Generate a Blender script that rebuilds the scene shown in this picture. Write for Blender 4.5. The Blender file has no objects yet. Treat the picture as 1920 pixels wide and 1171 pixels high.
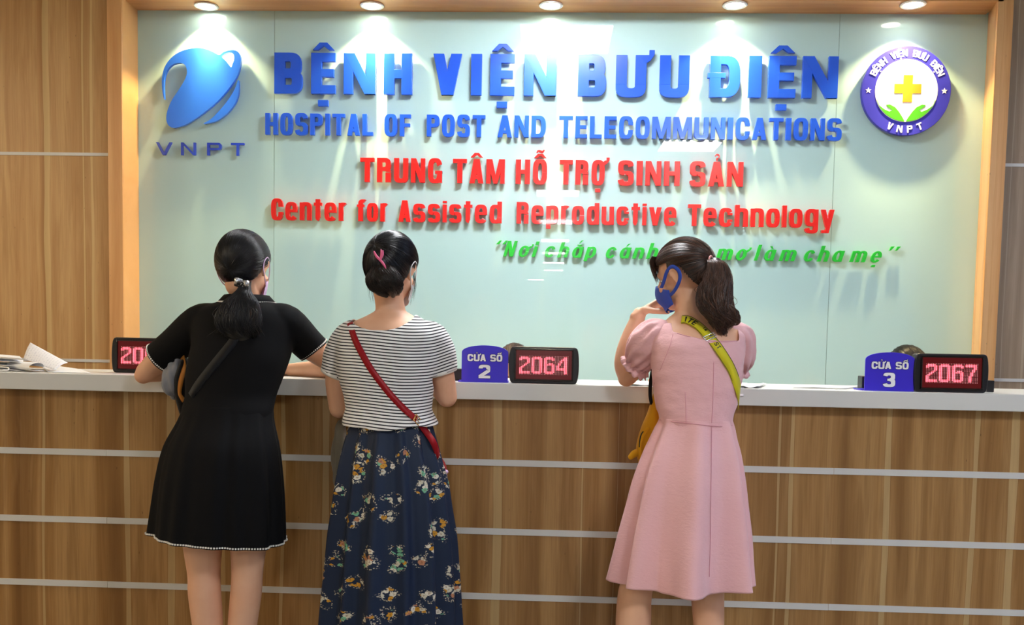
import bpy, bmesh, math, random
from mathutils import Vector, Matrix, noise
random.seed(7)
S = bpy.context.scene
C = S.collection
PI = math.pi

# ------------------------------------------------------------------ camera
F, PX, PY = 1700.0, 960.0, 722.0          # focal length and principal point, in pixels of the 1920x1171 frame
CAM = Vector((0, -3.2, 1.30))
yv = Vector((1032-PX, PY-617, -F)).normalized()          # world +Y seen in camera axes
zv = Vector((519, 26978, 1700)).normalized()             # world +Z seen in camera axes
zv = (zv - yv*zv.dot(yv)).normalized()
xv = yv.cross(zv).normalized()
RC = Matrix((xv, yv, zv))                                # rows: world axes in camera coords  (= camera->world)
cd = bpy.data.cameras.new('camera'); cam = bpy.data.objects.new('camera', cd); C.objects.link(cam)
cam.matrix_world = Matrix.Translation(CAM) @ RC.to_4x4()
cd.sensor_width = 36; cd.sensor_fit = 'HORIZONTAL'; cd.lens = F/1920*36
cd.shift_x = (960-PX)/1920; cd.shift_y = (PY-585.5)/1920
cd.clip_start = .05
S.camera = cam

def P(px, py, Y):
    """point of the plane at depth Y seen at pixel px,py"""
    d = RC @ Vector((px-PX, PY-py, -F))
    t = (Y-CAM.y)/d.y
    return CAM + d*t

# ------------------------------------------------------------------ world, exposure
w = bpy.data.worlds.new('world'); S.world = w; w.use_nodes = True
w.node_tree.nodes['Background'].inputs[0].default_value = (.75,.85,1,1)
w.node_tree.nodes['Background'].inputs[1].default_value = .3
S.view_settings.view_transform = 'Standard'; S.view_settings.look = 'None'
S.view_settings.exposure = 1.47; S.view_settings.gamma = 1; S.view_settings.use_curve_mapping = False

WALL, JAMB, LEDGE_B, FRONT = 1.70, 1.51, .35, .045        # depths: glass, frame front, ledge back, counter front
CEIL = 3.2
LAMP_PX = [(387,10),(697.5,9),(1033,8.5),(1378,8),(1712,7)]
SOFZ = P(1000, 23, WALL).z
PANELS = [(.06,.52),(1.38,-2.85),(.06,-6.2),(.06,-9.6),(.06,-13.0),(.06,-16.2),(.06,-19.5),(.06,-22.8),(-.6,-28.6),
          (-4.9,-.6),(5.2,-.6),(-4.9,-3.4),(5.2,-3.4)]  # this row: unseen side panels, added for more light
PANEL_E, SPOT_W = 23.0, 22.0
def spot(loc, wt, ang, blend, col, r=.02, tilt=0):
    l = bpy.data.lights.new('downlight_beam','SPOT'); l.energy = wt; l.spot_size = math.radians(ang); l.spot_blend = blend
    l.color = col; l.shadow_soft_size = r
    return l
# ------------------------------------------------------------------ materials
def lin(c):
    if isinstance(c, str):
        c = tuple(int(c[i:i+2],16)/255 for i in (0,2,4))
    return tuple((x/12.92 if x <= .04045 else ((x+.055)/1.055)**2.4) for x in c)+(1,)
MATS = {}
def mat(name, col='808080', rough=.5, metal=0, spec=.5, coat=0, emit=None, estr=0, sheen=0, trans=0, sss=0):
    m = bpy.data.materials.new(name); m.use_nodes = True
    b = m.node_tree.nodes['Principled BSDF']
    b.inputs['Base Color'].default_value = lin(col); b.inputs['Roughness'].default_value = rough
    b.inputs['Metallic'].default_value = metal; b.inputs['Specular IOR Level'].default_value = spec
    b.inputs['Coat Weight'].default_value = coat; b.inputs['Sheen Weight'].default_value = sheen
    b.inputs['Transmission Weight'].default_value = trans
    if sss:
        b.inputs['Subsurface Weight'].default_value = sss; b.inputs['Subsurface Radius'].default_value = (.02,.008,.004)
        b.inputs['Subsurface Scale'].default_value = .4
    if emit:
        b.inputs['Emission Color'].default_value = lin(emit); b.inputs['Emission Strength'].default_value = estr
    MATS[name] = m
    return m
class NT:
    """tiny node helper"""
    def __init__(s, m): s.t = m.node_tree; s.b = s.t.nodes['Principled BSDF']
    def n(s, typ, **kw):
        nd = s.t.nodes.new(typ)
        for k, v in kw.items(): setattr(nd, k, v)
        return nd
    def l(s, a, b): s.t.links.new(a, b)
    def val(s, inp, v):
        if hasattr(v, 'links') or isinstance(v, bpy.types.NodeSocket): s.l(v, inp)
        else: inp.default_value = v
    def math(s, op, a, b=0, c=0):
        nd = s.n('ShaderNodeMath', operation=op)
        s.val(nd.inputs[0], a); s.val(nd.inputs[1], b); s.val(nd.inputs[2], c)
        return nd.outputs[0]
    def mix(s, f, a, b):
        nd = s.n('ShaderNodeMix', data_type='RGBA')
        s.val(nd.inputs[0], f); s.val(nd.inputs[6], a); s.val(nd.inputs[7], b)
        return nd.outputs[2]
    def coord(s, kind='Object'): return s.n('ShaderNodeTexCoord').outputs[kind]
    def sep(s, v):
        nd = s.n('ShaderNodeSeparateXYZ'); s.l(v, nd.inputs[0]); return nd.outputs
    def comb(s, x, y, z):
        nd = s.n('ShaderNodeCombineXYZ')
        for i, v in enumerate((x,y,z)): s.val(nd.inputs[i], v)
        return nd.outputs[0]
    def noise(s, v, scale=5, detail=2, rough=.5, dist=0):
        nd = s.n('ShaderNodeTexNoise'); s.l(v, nd.inputs['Vector']); nd.inputs['Scale'].default_value = scale
        nd.inputs['Detail'].default_value = detail; nd.inputs['Roughness'].default_value = rough; nd.inputs['Distortion'].default_value = dist
        return nd.outputs['Fac']
    def ramp(s, f, stops, interp='LINEAR'):
        nd = s.n('ShaderNodeValToRGB'); nd.color_ramp.interpolation = interp
        e = nd.color_ramp.elements
        while len(e) < len(stops): e.new(.5)
        for el, (p, c) in zip(e, stops):
            el.position = p; el.color = lin(c) if not isinstance(c, (int,float)) else (c,c,c,1)
        s.l(f, nd.inputs[0]); return nd.outputs[0]
    def bump(s, h, strength=.3, dist=.01):
        nd = s.n('ShaderNodeBump'); nd.inputs['Strength'].default_value = strength; nd.inputs['Distance'].default_value = dist
        s.l(h, nd.inputs['Height']); s.l(nd.outputs[0], s.b.inputs['Normal'])

def wood(name, dark, mid, light, pale, rough=.38, axis='x', seed=0., streak=.5):
    m = mat(name, mid, rough); t = NT(m)
    o = t.sep(t.coord())
    u = {'x':o[0],'y':o[1],'z':o[2]}[axis]; v = o[2] if axis != 'y' else o[0]
    u = t.math('ADD', u, seed)
    warp = t.noise(t.comb(t.math('MULTIPLY',u,5), 0, t.math('MULTIPLY',v,1.0)), 1.0, 1)
    uw = t.math('ADD', u, t.math('MULTIPLY', t.math('SUBTRACT',warp,.5), .030))
    band = t.noise(t.comb(t.math('MULTIPLY',uw,9), 3.1, t.math('MULTIPLY',v,.05)), 1, 2, .6)
    c1 = t.ramp(band, [(.34,dark),(.47,mid),(.56,light),(.66,mid)])
    board = t.n('ShaderNodeTexWhiteNoise', noise_dimensions='1D'); t.l(t.math('FLOOR', t.math('MULTIPLY', uw, 7.2)), board.inputs['W'])
    c1 = t.mix(t.math('MULTIPLY', board.outputs[0], .5), c1, lin(light))
    g = t.noise(t.comb(t.math('MULTIPLY',uw,150), 0, t.math('MULTIPLY',v,3.2)), 1, 4, .65)
    c2 = t.mix(t.ramp(g, [(.38,0.),(.75,.5)]), c1, lin(dark))
    fig = t.noise(t.comb(t.math('MULTIPLY',uw,22), 7, t.math('MULTIPLY',v,1.6)), 1, 3, .55, .8)
    c2 = t.mix(t.ramp(fig, [(.50,0.),(.64,.40)]), c2, lin(dark))
    c2 = t.mix(t.ramp(fig, [(.34,.30),(.46,0.)]), c2, lin(light))
    vor = t.n('ShaderNodeTexVoronoi', voronoi_dimensions='1D'); t.l(t.math('MULTIPLY', uw, 4.6), vor.inputs['W']); vor.inputs['Scale'].default_value = 1
    wn = t.n('ShaderNodeTexWhiteNoise', noise_dimensions='1D'); t.l(vor.outputs['W'], wn.inputs['W'])
    wd = t.math('MULTIPLY', t.math('MULTIPLY', wn.outputs[0], .085), t.math('ADD', .35, t.noise(t.comb(t.math('MULTIPLY',u,9), 0, t.math('MULTIPLY',v,2.2)), 1, 2)))
    st = t.math('LESS_THAN', vor.outputs['Distance'], wd)
    c3 = t.mix(t.math('MULTIPLY', st, streak), c2, lin(pale))
    edge = t.math('MULTIPLY', t.math('GREATER_THAN', vor.outputs['Distance'], wd), t.math('LESS_THAN', vor.outputs['Distance'], t.math('ADD', wd, .008)))
    c3 = t.mix(t.math('MULTIPLY', edge, .35), c3, lin(dark))
    kn = t.n('ShaderNodeTexVoronoi'); t.l(t.comb(t.math('MULTIPLY',uw,6), 0, t.math('MULTIPLY',v,1.6)), kn.inputs['Vector'])
    c3 = t.mix(t.ramp(kn.outputs['Distance'], [(.02,.7),(.05,0.)]), c3, lin('4a2c14'))
    t.l(c3, t.b.inputs['Base Color'])
    t.bump(g, .08, .002)
    return m
wood('counter_wood', '7b5325', 'a0743f', 'b68d58', 'ccb280', .42, 'x', 0)
wood('wall_wood', 'a67844', 'c0925c', 'cfa872', 'dfc68e', .45, 'x', 3.3)
wood('wall_wood_shaded', '86725c', '9e8870', 'ae9880', 'c2b096', .45, 'x', 3.3)  # wall wood greyed to paint in the cool shaded light at far right
wood('frame_wood', 'cf9154', 'dfa668', 'e8b67c', 'efc890', .35, 'x', 5.0, .3)
wood('soffit_wood', 'b87a45', 'cb9058', 'd8a069', 'e0b27c', .35, 'y', 5.0, .3)

m = mat('painted_glass', 'b6d6d5', .35, coat=1.0); t = NT(m)
t.b.inputs['Coat Roughness'].default_value = .004; t.b.inputs['Coat IOR'].default_value = 1.5; t.b.inputs['Specular IOR Level'].default_value = .1
mat('glass_seam', '9db4ae', .5)
mat('letter_blue', '2259dc', .22, coat=.3); mat('letter_royal', '2a49c8', .2, coat=.6)
mat('letter_red', 'dc2422', .25, coat=.4)
mat('letter_green', '25b836', .3, coat=.3)
mat('logo_blue', '2d70ea', .2, coat=.7); mat('logo_edge', 'dcdff0', .4)
mat('emblem_blue', '3a38b4', .35); mat('emblem_white', 'f4f4f2', .4); mat('emblem_orange', 'd27f1c', .4); mat('emblem_green', '46a020', .4)
mat('white_laminate', 'dcdcd8', .3); mat('white_strip', 'd4d3cf', .35)
mat('sign_blue', '4030d4', .3, coat=.3); mat('sign_white', 'fafbff', .4); mat('sign_outline', '1c1480', .4)
mat('black_plastic', '1c1a1e', .35); mat('black_gloss', '0c0808', .12, coat=.5)
m = mat('display_screen', '2a0608', .2, coat=.25, emit='8c0a14', estr=.10)
mat('led_lit', 'ff9090', .3, emit='ff4a5a', estr=1.6)
mat('led_unlit', 'd8b8b8', .4, emit='ff9aa0', estr=.10)
mat('paper', 'e9e9ea', .6); mat('ceiling_white', 'd8dad8', .8); mat('room_wall', 'cfcbc0', .8); mat('floor_tile', '8f8676', .3)
mat('lamp_white', 'f2efe8', .4); mat('lamp_glow', 'fff6e0', .4, emit='fff4dc', estr=12)
mat('side_fill_cool', 'ffffff', .4, emit='b4ccff', estr=PANEL_E)  # added right-hand fill panels, tinted to cool the right wall
mat('side_fill_warm', 'ffffff', .4, emit='ffe6c0', estr=PANEL_E)  # added left-hand fill panels, tinted to warm the left wall
mat('panel_glow', 'ffffff', .4, emit='f8fbff', estr=PANEL_E)
mat('metal', 'c8c8ca', .25, metal=1); mat('dark_metal', '55565c', .3, metal=1); mat('brass', 'c9a35e', .3, metal=1)
m = mat('skin', 'e2ae8e', .5, sss=.0); t = NT(m)
nz = t.noise(t.coord(), 14, 3); t.l(t.mix(t.ramp(nz,[(.35,0.),(.7,.5)]), lin('e6b493'), lin('da9e7d')), t.b.inputs['Base Color'])
mat('skin_pale', 'e2b394', .5)
def fabric(name, col, col2, rough=.8, sheen=.2, bscale=900, bstr=.12, wr=0):
    m = mat(name, col, rough, sheen=sheen, spec=.2); t = NT(m); co = t.coord()
    a = t.noise(co, 6, 4); t.l(t.mix(a, lin(col), lin(col2)), t.b.inputs['Base Color'])
    b = t.noise(co, bscale, 2)
    if wr:
        s_ = t.sep(co)
        b2 = t.noise(t.comb(s_[0], s_[1], t.math('MULTIPLY', s_[2], 2.2)), 55, 5, .6, .6)
        b = t.math('ADD', t.math('MULTIPLY', b, .25), t.math('MULTIPLY', b2, wr))
    t.bump(b, bstr, .004)
    return m
fabric('black_knit', '060608', '0a0a0d', .85, .0)
fabric('pink_linen', 'e6b0b4', 'eebdc0', .6, .25, wr=1.4, bstr=.35)
fabric('pink_trim', 'd6929c', 'e0a2aa', .6, .2)
fabric('grey_cloth', '77777c', '8a8a90', .9, .3); fabric('beige_cloth', '8c8270', '9a907c', .9, .2)
fabric('tan_leather', 'b87a35', 'a86c2a', .5, 0); fabric('red_leather', '9c1420', '8c101a', .4, 0, 300, .08)
fabric('strap_black', '0c0c0e', '131316', .6, .1); fabric('yellow_canvas', 'd99a14', 'e4a81e', .7, .1)
fabric('yellow_webbing', 'cfc41c', 'd8cc2a', .55, .1, 1500)
mat('ink_black', '141410', .5)
mat('mask_blue', '1e47b4', .6); mat('mask_white', 'e8e6ea', .7); mat('mask_pink', 'e4c2e6', .7)
mat('clip_pink', 'f06a9a', .3, coat=.4); mat('eye_white', 'ece8e4', .2); mat('eye_dark', '15100c', .2); mat('tie_pink', 'e7a7a4', .5)
def hairmat(name, c1, c2, rough=.32):
    m = mat(name, c1, rough, spec=.6); t = NT(m)
    a = t.n('ShaderNodeAttribute', attribute_name='tint'); t.l(t.mix(a.outputs['Fac'], lin(c1), lin(c2)), t.b.inputs['Base Color'])
hairmat('hair_black', '08080b', '17161c', .3); hairmat('hair_brown', '22150f', '6a4634', .36); hairmat('hair_dark', '0b0909', '35251f', .34)

# striped jersey: 'stripe' attribute counts stripes
m = mat('striped_jersey', 'eceae8', .8, spec=.2, sheen=.2); t = NT(m)
a = t.n('ShaderNodeAttribute', attribute_name='stripe').outputs['Fac']
wv = t.noise(t.coord(), 9, 2)
fr = t.math('FRACT', t.math('ADD', a, t.math('MULTIPLY', wv, .35)))
t.l(t.mix(t.ramp(fr, [(.0,0.),(.56,0.),(.62,1.),(.94,1.),(1.,0.)]), lin('eeecea'), lin('26262e')), t.b.inputs['Base Color'])
t.bump(t.noise(t.coord(), 700, 2), .1, .003)
# floral chiffon: scattered posies of small blossoms on navy, in UV metres
m = mat('floral_chiffon', '18263e', .6, spec=.3); t = NT(m)
uv = t.n('ShaderNodeUVMap').outputs[0]
warp = t.n('ShaderNodeTexNoise'); t.l(uv, warp.inputs['Vector']); warp.inputs['Scale'].default_value = 24; warp.inputs['Detail'].default_value = 2
wsub = t.n('ShaderNodeVectorMath', operation='SUBTRACT'); t.l(warp.outputs['Color'], wsub.inputs[0]); wsub.inputs[1].default_value = (.5,.5,.5)
wsc = t.n('ShaderNodeVectorMath', operation='SCALE'); t.l(wsub.outputs[0], wsc.inputs[0]); wsc.inputs['Scale'].default_value = .060
wad = t.n('ShaderNodeVectorMath', operation='ADD'); t.l(uv, wad.inputs[0]); t.l(wsc.outputs[0], wad.inputs[1])
big = t.n('ShaderNodeTexVoronoi', voronoi_dimensions='2D'); t.l(wad.outputs[0], big.inputs['Vector']); big.inputs['Scale'].default_value = 13.6; big.inputs['Randomness'].default_value = .8
posy = t.ramp(big.outputs['Distance'], [(.23,1.),(.25,0.)]); twig = t.ramp(big.outputs['Distance'], [(.29,1.),(.33,0.)])
wf = t.n('ShaderNodeTexNoise'); t.l(uv, wf.inputs['Vector']); wf.inputs['Scale'].default_value = 150; wf.inputs['Detail'].default_value = 1
wfs = t.n('ShaderNodeVectorMath', operation='SCALE'); t.l(wf.outputs['Color'], wfs.inputs[0]); wfs.inputs['Scale'].default_value = .011
wfa = t.n('ShaderNodeVectorMath', operation='ADD'); t.l(uv, wfa.inputs[0]); t.l(wfs.outputs[0], wfa.inputs[1])
sm = t.n('ShaderNodeTexVoronoi', voronoi_dimensions='2D'); t.l(wfa.outputs[0], sm.inputs['Vector']); sm.inputs['Scale'].default_value = 58
blossom = t.ramp(sm.outputs['Distance'], [(.42,1.),(.50,0.)])
rnd = t.sep(sm.outputs['Color'])
fc = t.ramp(rnd[0], [(.0,'c9c4b0'),(.26,'c8902a'),(.56,'6fae8c'),(.72,'d8d2c2'),(.90,'b98060')], 'CONSTANT')
ctr = t.ramp(sm.outputs['Distance'], [(.12,1.),(.17,0.)])
fc = t.mix(t.math('MULTIPLY',ctr,.55), fc, lin('7a4a18'))
tiny = t.n('ShaderNodeTexVoronoi', voronoi_dimensions='2D'); t.l(uv, tiny.inputs['Vector']); tiny.inputs['Scale'].default_value = 170
leaf = t.math('MULTIPLY', t.ramp(tiny.outputs['Distance'], [(.26,1.),(.32,0.)]), t.math('SUBTRACT', twig, posy))
base = t.mix(leaf, lin('16243c'), lin('b8ae98'))
t.l(t.mix(t.math('MULTIPLY', posy, blossom), base, fc), t.b.inputs['Base Color'])
t.bump(t.noise(t.coord(), 600, 2), .08, .003)

# ------------------------------------------------------------------ object helpers
def tag(o, label=None, cat=None, group=None, kind=None):
    if label: o['label'] = label
    if cat: o['category'] = cat
    if group: o['group'] = group
    if kind: o['kind'] = kind
    return o
def empty(name, loc=(0,0,0), **kw):
    o = bpy.data.objects.new(name, None); C.objects.link(o); o.location = loc; o.empty_display_size = .05
    return tag(o, **kw)
def obj(name, bm, m, parent=None, smooth=False, bevel=0, **kw):
    """link a bmesh (in world coordinates) as one object, under parent if given"""
    if isinstance(bm, bpy.types.Mesh): me = bm
    else:
        bmesh.ops.recalc_face_normals(bm, faces=bm.faces[:])
        me = bpy.data.meshes.new(name); bm.to_mesh(me); bm.free()
    me.materials.clear(); me.materials.append(MATS[m])
    if smooth:
        for p in me.polygons: p.use_smooth = True
    o = bpy.data.objects.new(name, me); C.objects.link(o)
    if parent:
        o.parent = parent
        off = world_loc(parent)
        me.transform(Matrix.Translation(-off))
    if bevel:
        b = o.modifiers.new('bevel','BEVEL'); b.width = bevel; b.segments = 2; b.limit_method = 'ANGLE'
    return tag(o, **kw)
def world_loc(o):
    v = Vector((0,0,0))
    while o: v += o.location; o = o.parent
    return v
def struct(name, bm, m, parent=None, **kw):
    o = obj(name, bm, m, parent, **kw)
    if not parent: o['kind'] = 'structure'
    return o
def NB(): return bmesh.new()
def box(bm, x0,x1,y0,y1,z0,z1):
    v = [bm.verts.new((x,y,z)) for x in (x0,x1) for y in (y0,y1) for z in (z0,z1)]
    for f in ((0,1,3,2),(4,6,7,5),(0,4,5,1),(2,3,7,6),(0,2,6,4),(1,5,7,3)): bm.faces.new([v[i] for i in f])
    return bm
def prism(bm, pts, y0, y1):
    """polygon of (x,z) extruded between depths y0 (front) and y1"""
    a = [bm.verts.new((x,y0,z)) for x,z in pts]; b = [bm.verts.new((x,y1,z)) for x,z in pts]
    n = len(pts)
    bm.faces.new(a); bm.faces.new(b[::-1])
    for i in range(n): bm.faces.new((a[i], b[i], b[(i+1)%n], a[(i+1)%n]))
def ribbon(bm, A, B, y0, y1, mp=lambda p:p):
    """strip between polylines A and B, extruded"""
    fa = [bm.verts.new((p[0],y0,p[1])) for p in A]; fb = [bm.verts.new((p[0],y0,p[1])) for p in B]
    ba = [bm.verts.new((p[0],y1,p[1])) for p in A]; bb = [bm.verts.new((p[0],y1,p[1])) for p in B]
    n = len(A)
    for i in range(n-1):
        bm.faces.new((fa[i],fa[i+1],fb[i+1],fb[i])); bm.faces.new((ba[i],bb[i],bb[i+1],ba[i+1]))
        bm.faces.new((fa[i],ba[i],ba[i+1],fa[i+1])); bm.faces.new((fb[i],fb[i+1],bb[i+1],bb[i]))
    bm.faces.new((fa[0],fb[0],bb[0],ba[0])); bm.faces.new((fa[-1],ba[-1],bb[-1],fb[-1]))
def lathe(bm, prof, c, seg=32, cap=True):
    """profile of (r,z) revolved about a vertical axis at c"""
    rings = []
    for r, z in prof:
        rings.append([bm.verts.new((c[0]+r*math.cos(2*PI*i/seg), c[1]+r*math.sin(2*PI*i/seg), c[2]+z)) for i in range(seg)])
    for a, b in zip(rings, rings[1:]):
        for i in range(seg): bm.faces.new((a[i],a[(i+1)%seg],b[(i+1)%seg],b[i]))
    if cap: bm.faces.new(rings[0]); bm.faces.new(rings[-1])
def catmull(pts, n=6, closed=False):
    pts = [Vector(p) for p in pts]; out = []; L = len(pts)
    rng = range(L) if closed else range(L-1)
    for i in rng:
        if closed: p0,p1,p2,p3 = pts[i-1], pts[i], pts[(i+1)%L], pts[(i+2)%L]
        else: p0,p1,p2,p3 = pts[max(i-1,0)], pts[i], pts[i+1], pts[min(i+2,L-1)]
        for k in range(n):
            u = k/n
            out.append(.5*((2*p1)+(p2-p0)*u+(2*p0-5*p1+4*p2-p3)*u*u+(3*p1-p0-3*p2+p3)*u**3))
    if not closed: out.append(pts[-1])
    return out
def tube(bm, pts, radii, seg=12, n=4, ref=(0,1,0), flat=1.0, caps=True, smooth=True):
    """swept tube; radii a number, a list, or a list of (across, along ref) pairs"""
    if not isinstance(radii, (list,tuple)): radii = [radii]*len(pts)
    rr = [r if isinstance(r,(list,tuple)) else (r, r*flat) for r in radii]
    if smooth and len(pts) > 2:
        q = catmull([tuple(p) for p in pts], n); rq = catmull([(a,b,0) for a,b in rr], n)
    else: q = [Vector(p) for p in pts]; rq = [Vector((a,b,0)) for a,b in rr]
    if caps:      # rounded ends
        d0 = (q[0]-q[1]).normalized(); d1 = (q[-1]-q[-2]).normalized()
        r0 = rq[0]; r1 = rq[-1]
        pre = [(q[0]+d0*min(r0[0],r0[1])*math.sin(a), r0*max(math.cos(a),.05)) for a in (1.5,1.1,.7,.35)]
        post = [(q[-1]+d1*min(r1[0],r1[1])*math.sin(a), r1*max(math.cos(a),.05)) for a in (.35,.7,1.1,1.5)]
        q = [p for p,_ in pre]+q+[p for p,_ in post]; rq = [r for _,r in pre]+rq+[r for _,r in post]
    rings = []; ref = Vector(ref); N = len(q)
    for i, p in enumerate(q):
        d = (q[min(i+1,N-1)]-q[max(i-1,0)]).normalized()
        b = ref - d*ref.dot(d)
        if b.length < 1e-3: b = Vector((0,0,1)) - d*d.z
        b.normalize(); a = b.cross(d).normalized()
        r = rq[i]
        rings.append([bm.verts.new(p + a*r[0]*math.cos(2*PI*k/seg) + b*r[1]*math.sin(2*PI*k/seg)) for k in range(seg)])
    for A, B in zip(rings, rings[1:]):
        for i in range(seg): bm.faces.new((A[i],A[(i+1)%seg],B[(i+1)%seg],B[i]))
    bm.faces.new(rings[0][::-1]); bm.faces.new(rings[-1])
    return bm
def ellipsoid(bm, c, r, M=None, seg=24, rings=14):
    g = bmesh.ops.create_uvsphere(bm, u_segments=seg, v_segments=rings, radius=1)
    T = Matrix.Translation(c) @ Matrix.Diagonal((*r,1))
    if M is not None: T = M @ T
    bmesh.ops.transform(bm, matrix=T, verts=g['verts'])
def bake(bm, voxel=.006, smooth=4, keep=None):
    """fuse overlapping closed volumes into one continuous skin"""
    bmesh.ops.recalc_face_normals(bm, faces=bm.faces[:])
    me = bpy.data.meshes.new('tmp'); bm.to_mesh(me); bm.free()
    o = bpy.data.objects.new('tmp', me); C.objects.link(o)
    r = o.modifiers.new('r','REMESH'); r.mode = 'VOXEL'; r.voxel_size = voxel
    if smooth: s = o.modifiers.new('s','SMOOTH'); s.factor = .5; s.iterations = smooth
    dg = bpy.context.evaluated_depsgraph_get()
    out = bpy.data.meshes.new_from_object(o.evaluated_get(dg))
    bpy.data.objects.remove(o)
    bpy.data.meshes.remove(me)
    return out

# ------------------------------------------------------------------ room shell
XL, XR, YB = -6.2, 7.0, -30.0
fxL = P(203,330,JAMB).x; gxL = P(260,330,WALL).x            # frame outer edge, glass edge (left)
fxR = P(1884,330,JAMB).x; gxR = P(1838,330,WALL).x
struct('floor', box(NB(), XL,XR,YB,2.0,-.1,0), 'floor_tile')
struct('ceiling', box(NB(), XL,XR,YB,2.0,CEIL,CEIL+.1), 'ceiling_white')
struct('wall_left', box(NB(), XL-.1,XL,YB,2.0,0,CEIL), 'room_wall')
struct('wall_right', box(NB(), XR,XR+.1,YB,2.0,0,CEIL), 'room_wall')
struct('wall_rear', box(NB(), XL,XR,YB-.1,YB,0,CEIL), 'room_wall')
struct('wall_back', box(NB(), XL,XR,WALL+.02,2.0,0,CEIL), 'room_wall')
WD = JAMB+.03
wl = struct('wall_back_left', box(NB(), XL,fxL,WD,WALL+.02,0,CEIL), 'wall_wood')
wr_ = struct('wall_back_right', box(NB(), fxR,XR,WD,WALL+.02,0,CEIL), 'wall_wood_shaded')
z1 = P(100,288.5,WD).z; z2 = P(180,676,WD).z
for wallo, x0, x1 in ((wl,XL,fxL),(wr_,fxR,XR)):
    for z in (z1, z2, z2-(z1-z2)):
        if z > 0: struct('trim_strip', box(NB(), x0,x1,WD-.004,WD+.01,z-.008,z+.008), 'white_strip', wallo)
# glass panel in three sheets
sx = [P(514,330,WALL).x, P(1563,330,WALL).x]
gp = empty('back_painted_glass_panel', ((gxL+gxR)/2, WALL, .4), label='pale green back-painted glass wall panel carrying the hospital lettering', cat='glass panel')
gp['category'] = 'glass panel'
for a, b in ((gxL-.01,sx[0]-.0012),(sx[0]+.0012,sx[1]-.0012),(sx[1]+.0012,gxR+.01)):
    obj('glass_sheet', box(NB(), a,b,WALL,WALL+.01,.1,SOFZ+.01), 'painted_glass', gp)
obj('seam', box(NB(), gxL,gxR,WALL+.004,WALL+.018,.1,SOFZ+.01), 'glass_seam', gp)
# timber frame : jambs with a fillet step, soffit box
def jamb(name, xo, xi, s):
    bm = NB()
    x_f = xo + s*.075
    prism_h(bm, [(xo,WALL+.02),(xo,JAMB),(x_f,JAMB),(x_f+s*.004,JAMB+.006),(xi,WALL-.001),(xi,WALL+.02)], 0, CEIL)
    return struct(name, bm, 'frame_wood')
def prism_h(bm, pts, z0, z1):
    a = [bm.verts.new((x,y,z0)) for x,y in pts]; b = [bm.verts.new((x,y,z1)) for x,y in pts]; n = len(pts)
    bm.faces.new(a[::-1]); bm.faces.new(b)
    for i in range(n): bm.faces.new((a[i],a[(i+1)%n],b[(i+1)%n],b[i]))
jamb('trim_1', fxL, gxL, 1); jamb('trim_2', fxR, gxR, -1)
struct('trim_3', box(NB(), fxL+.05,fxR-.05,JAMB,WALL+.02,SOFZ,CEIL), 'soffit_wood')

# downlights recessed in the soffit
names5 = ['leftmost','second from left','middle','second from right','rightmost']
over = ['above the blue swirl logo','above the first word of the top blue row','above the middle of the blue lettering','above the last word of the top blue row','above the round hospital emblem']
for i, (px, py) in enumerate(LAMP_PX):
    d = CAM + (P(px,py,WALL)-CAM); 
    v = P(px,py,WALL)-CAM; t = (SOFZ-CAM.z)/v.z; c = CAM+v*t
    e = empty('downlight', (c.x,c.y,SOFZ), label='round recessed downlight '+over[i], cat='light', group='downlights in the wooden soffit')
    bm = NB(); lathe(bm, [(.042,.0),(.060,-.001),(.063,-.006),(.060,-.009),(.050,-.009),(.044,-.004)], (c.x,c.y,SOFZ), 40); obj('rim', bm, 'lamp_white', e, smooth=True)
    bm = NB(); lathe(bm, [(.001,-.0065),(.046,-.0065),(.046,-.0045),(.001,-.0045)], (c.x,c.y,SOFZ), 32); obj('diffuser', bm, 'lamp_glow', e)
    for wt, ang, bl in ((SPOT_W, 104, .35),(SPOT_W*.9, 66, 1.0),(SPOT_W*1.6, 40, 1.0)):
        l = bpy.data.objects.new('beam', spot(None, wt, ang, bl, (1,.77,.38))); C.objects.link(l); l.parent = e; l.location = (0,0,-.012)
# square ceiling panels behind and above the camera, mirrored in the glass; last four are added side fill
PLAB = ['square ceiling light panel directly over the staff, mirrored largest in the glass','square ceiling light panel mirrored beside the letters of the second blue row','square ceiling light panel mirrored just above the word Reproductive','square ceiling light panel mirrored between the fourth red row and the slogan',
 'square ceiling light panel mirrored across the start of the green slogan','square ceiling light panel mirrored just below the green slogan','square ceiling light panel mirrored as the second bar below the slogan','square ceiling light panel mirrored as the lowest centred bar below the slogan','square ceiling light panel at the far end of the lobby, mirrored lowest and leftmost',
 'added fill light panel out of view over the left end of the counter','added fill light panel out of view over the right end of the counter','added fill light panel out of view left of the queue line','added fill light panel out of view right of the queue line']
for i, (x, y) in enumerate(PANELS):
    e = empty('ceiling_panel_light', (x,y,CEIL), label=PLAB[i], cat='ceiling light', group='ceiling light panels')
    bm = NB()
    for a in (box(bm, x-.32,x+.32,y-.32,y-.29,CEIL-.008,CEIL), box(bm, x-.32,x+.32,y+.29,y+.32,CEIL-.008,CEIL), box(bm, x-.32,x-.29,y-.29,y+.29,CEIL-.008,CEIL), box(bm, x+.29,x+.32,y-.29,y+.29,CEIL-.008,CEIL)): pass
    obj('frame', bm, 'lamp_white', e)
    obj('diffuser', box(NB(), x-.29,x+.29,y-.29,y+.29,CEIL-.005,CEIL-.001), 'side_fill_cool' if x > 5 else 'side_fill_warm' if x < -4 else 'panel_glow', e)

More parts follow.
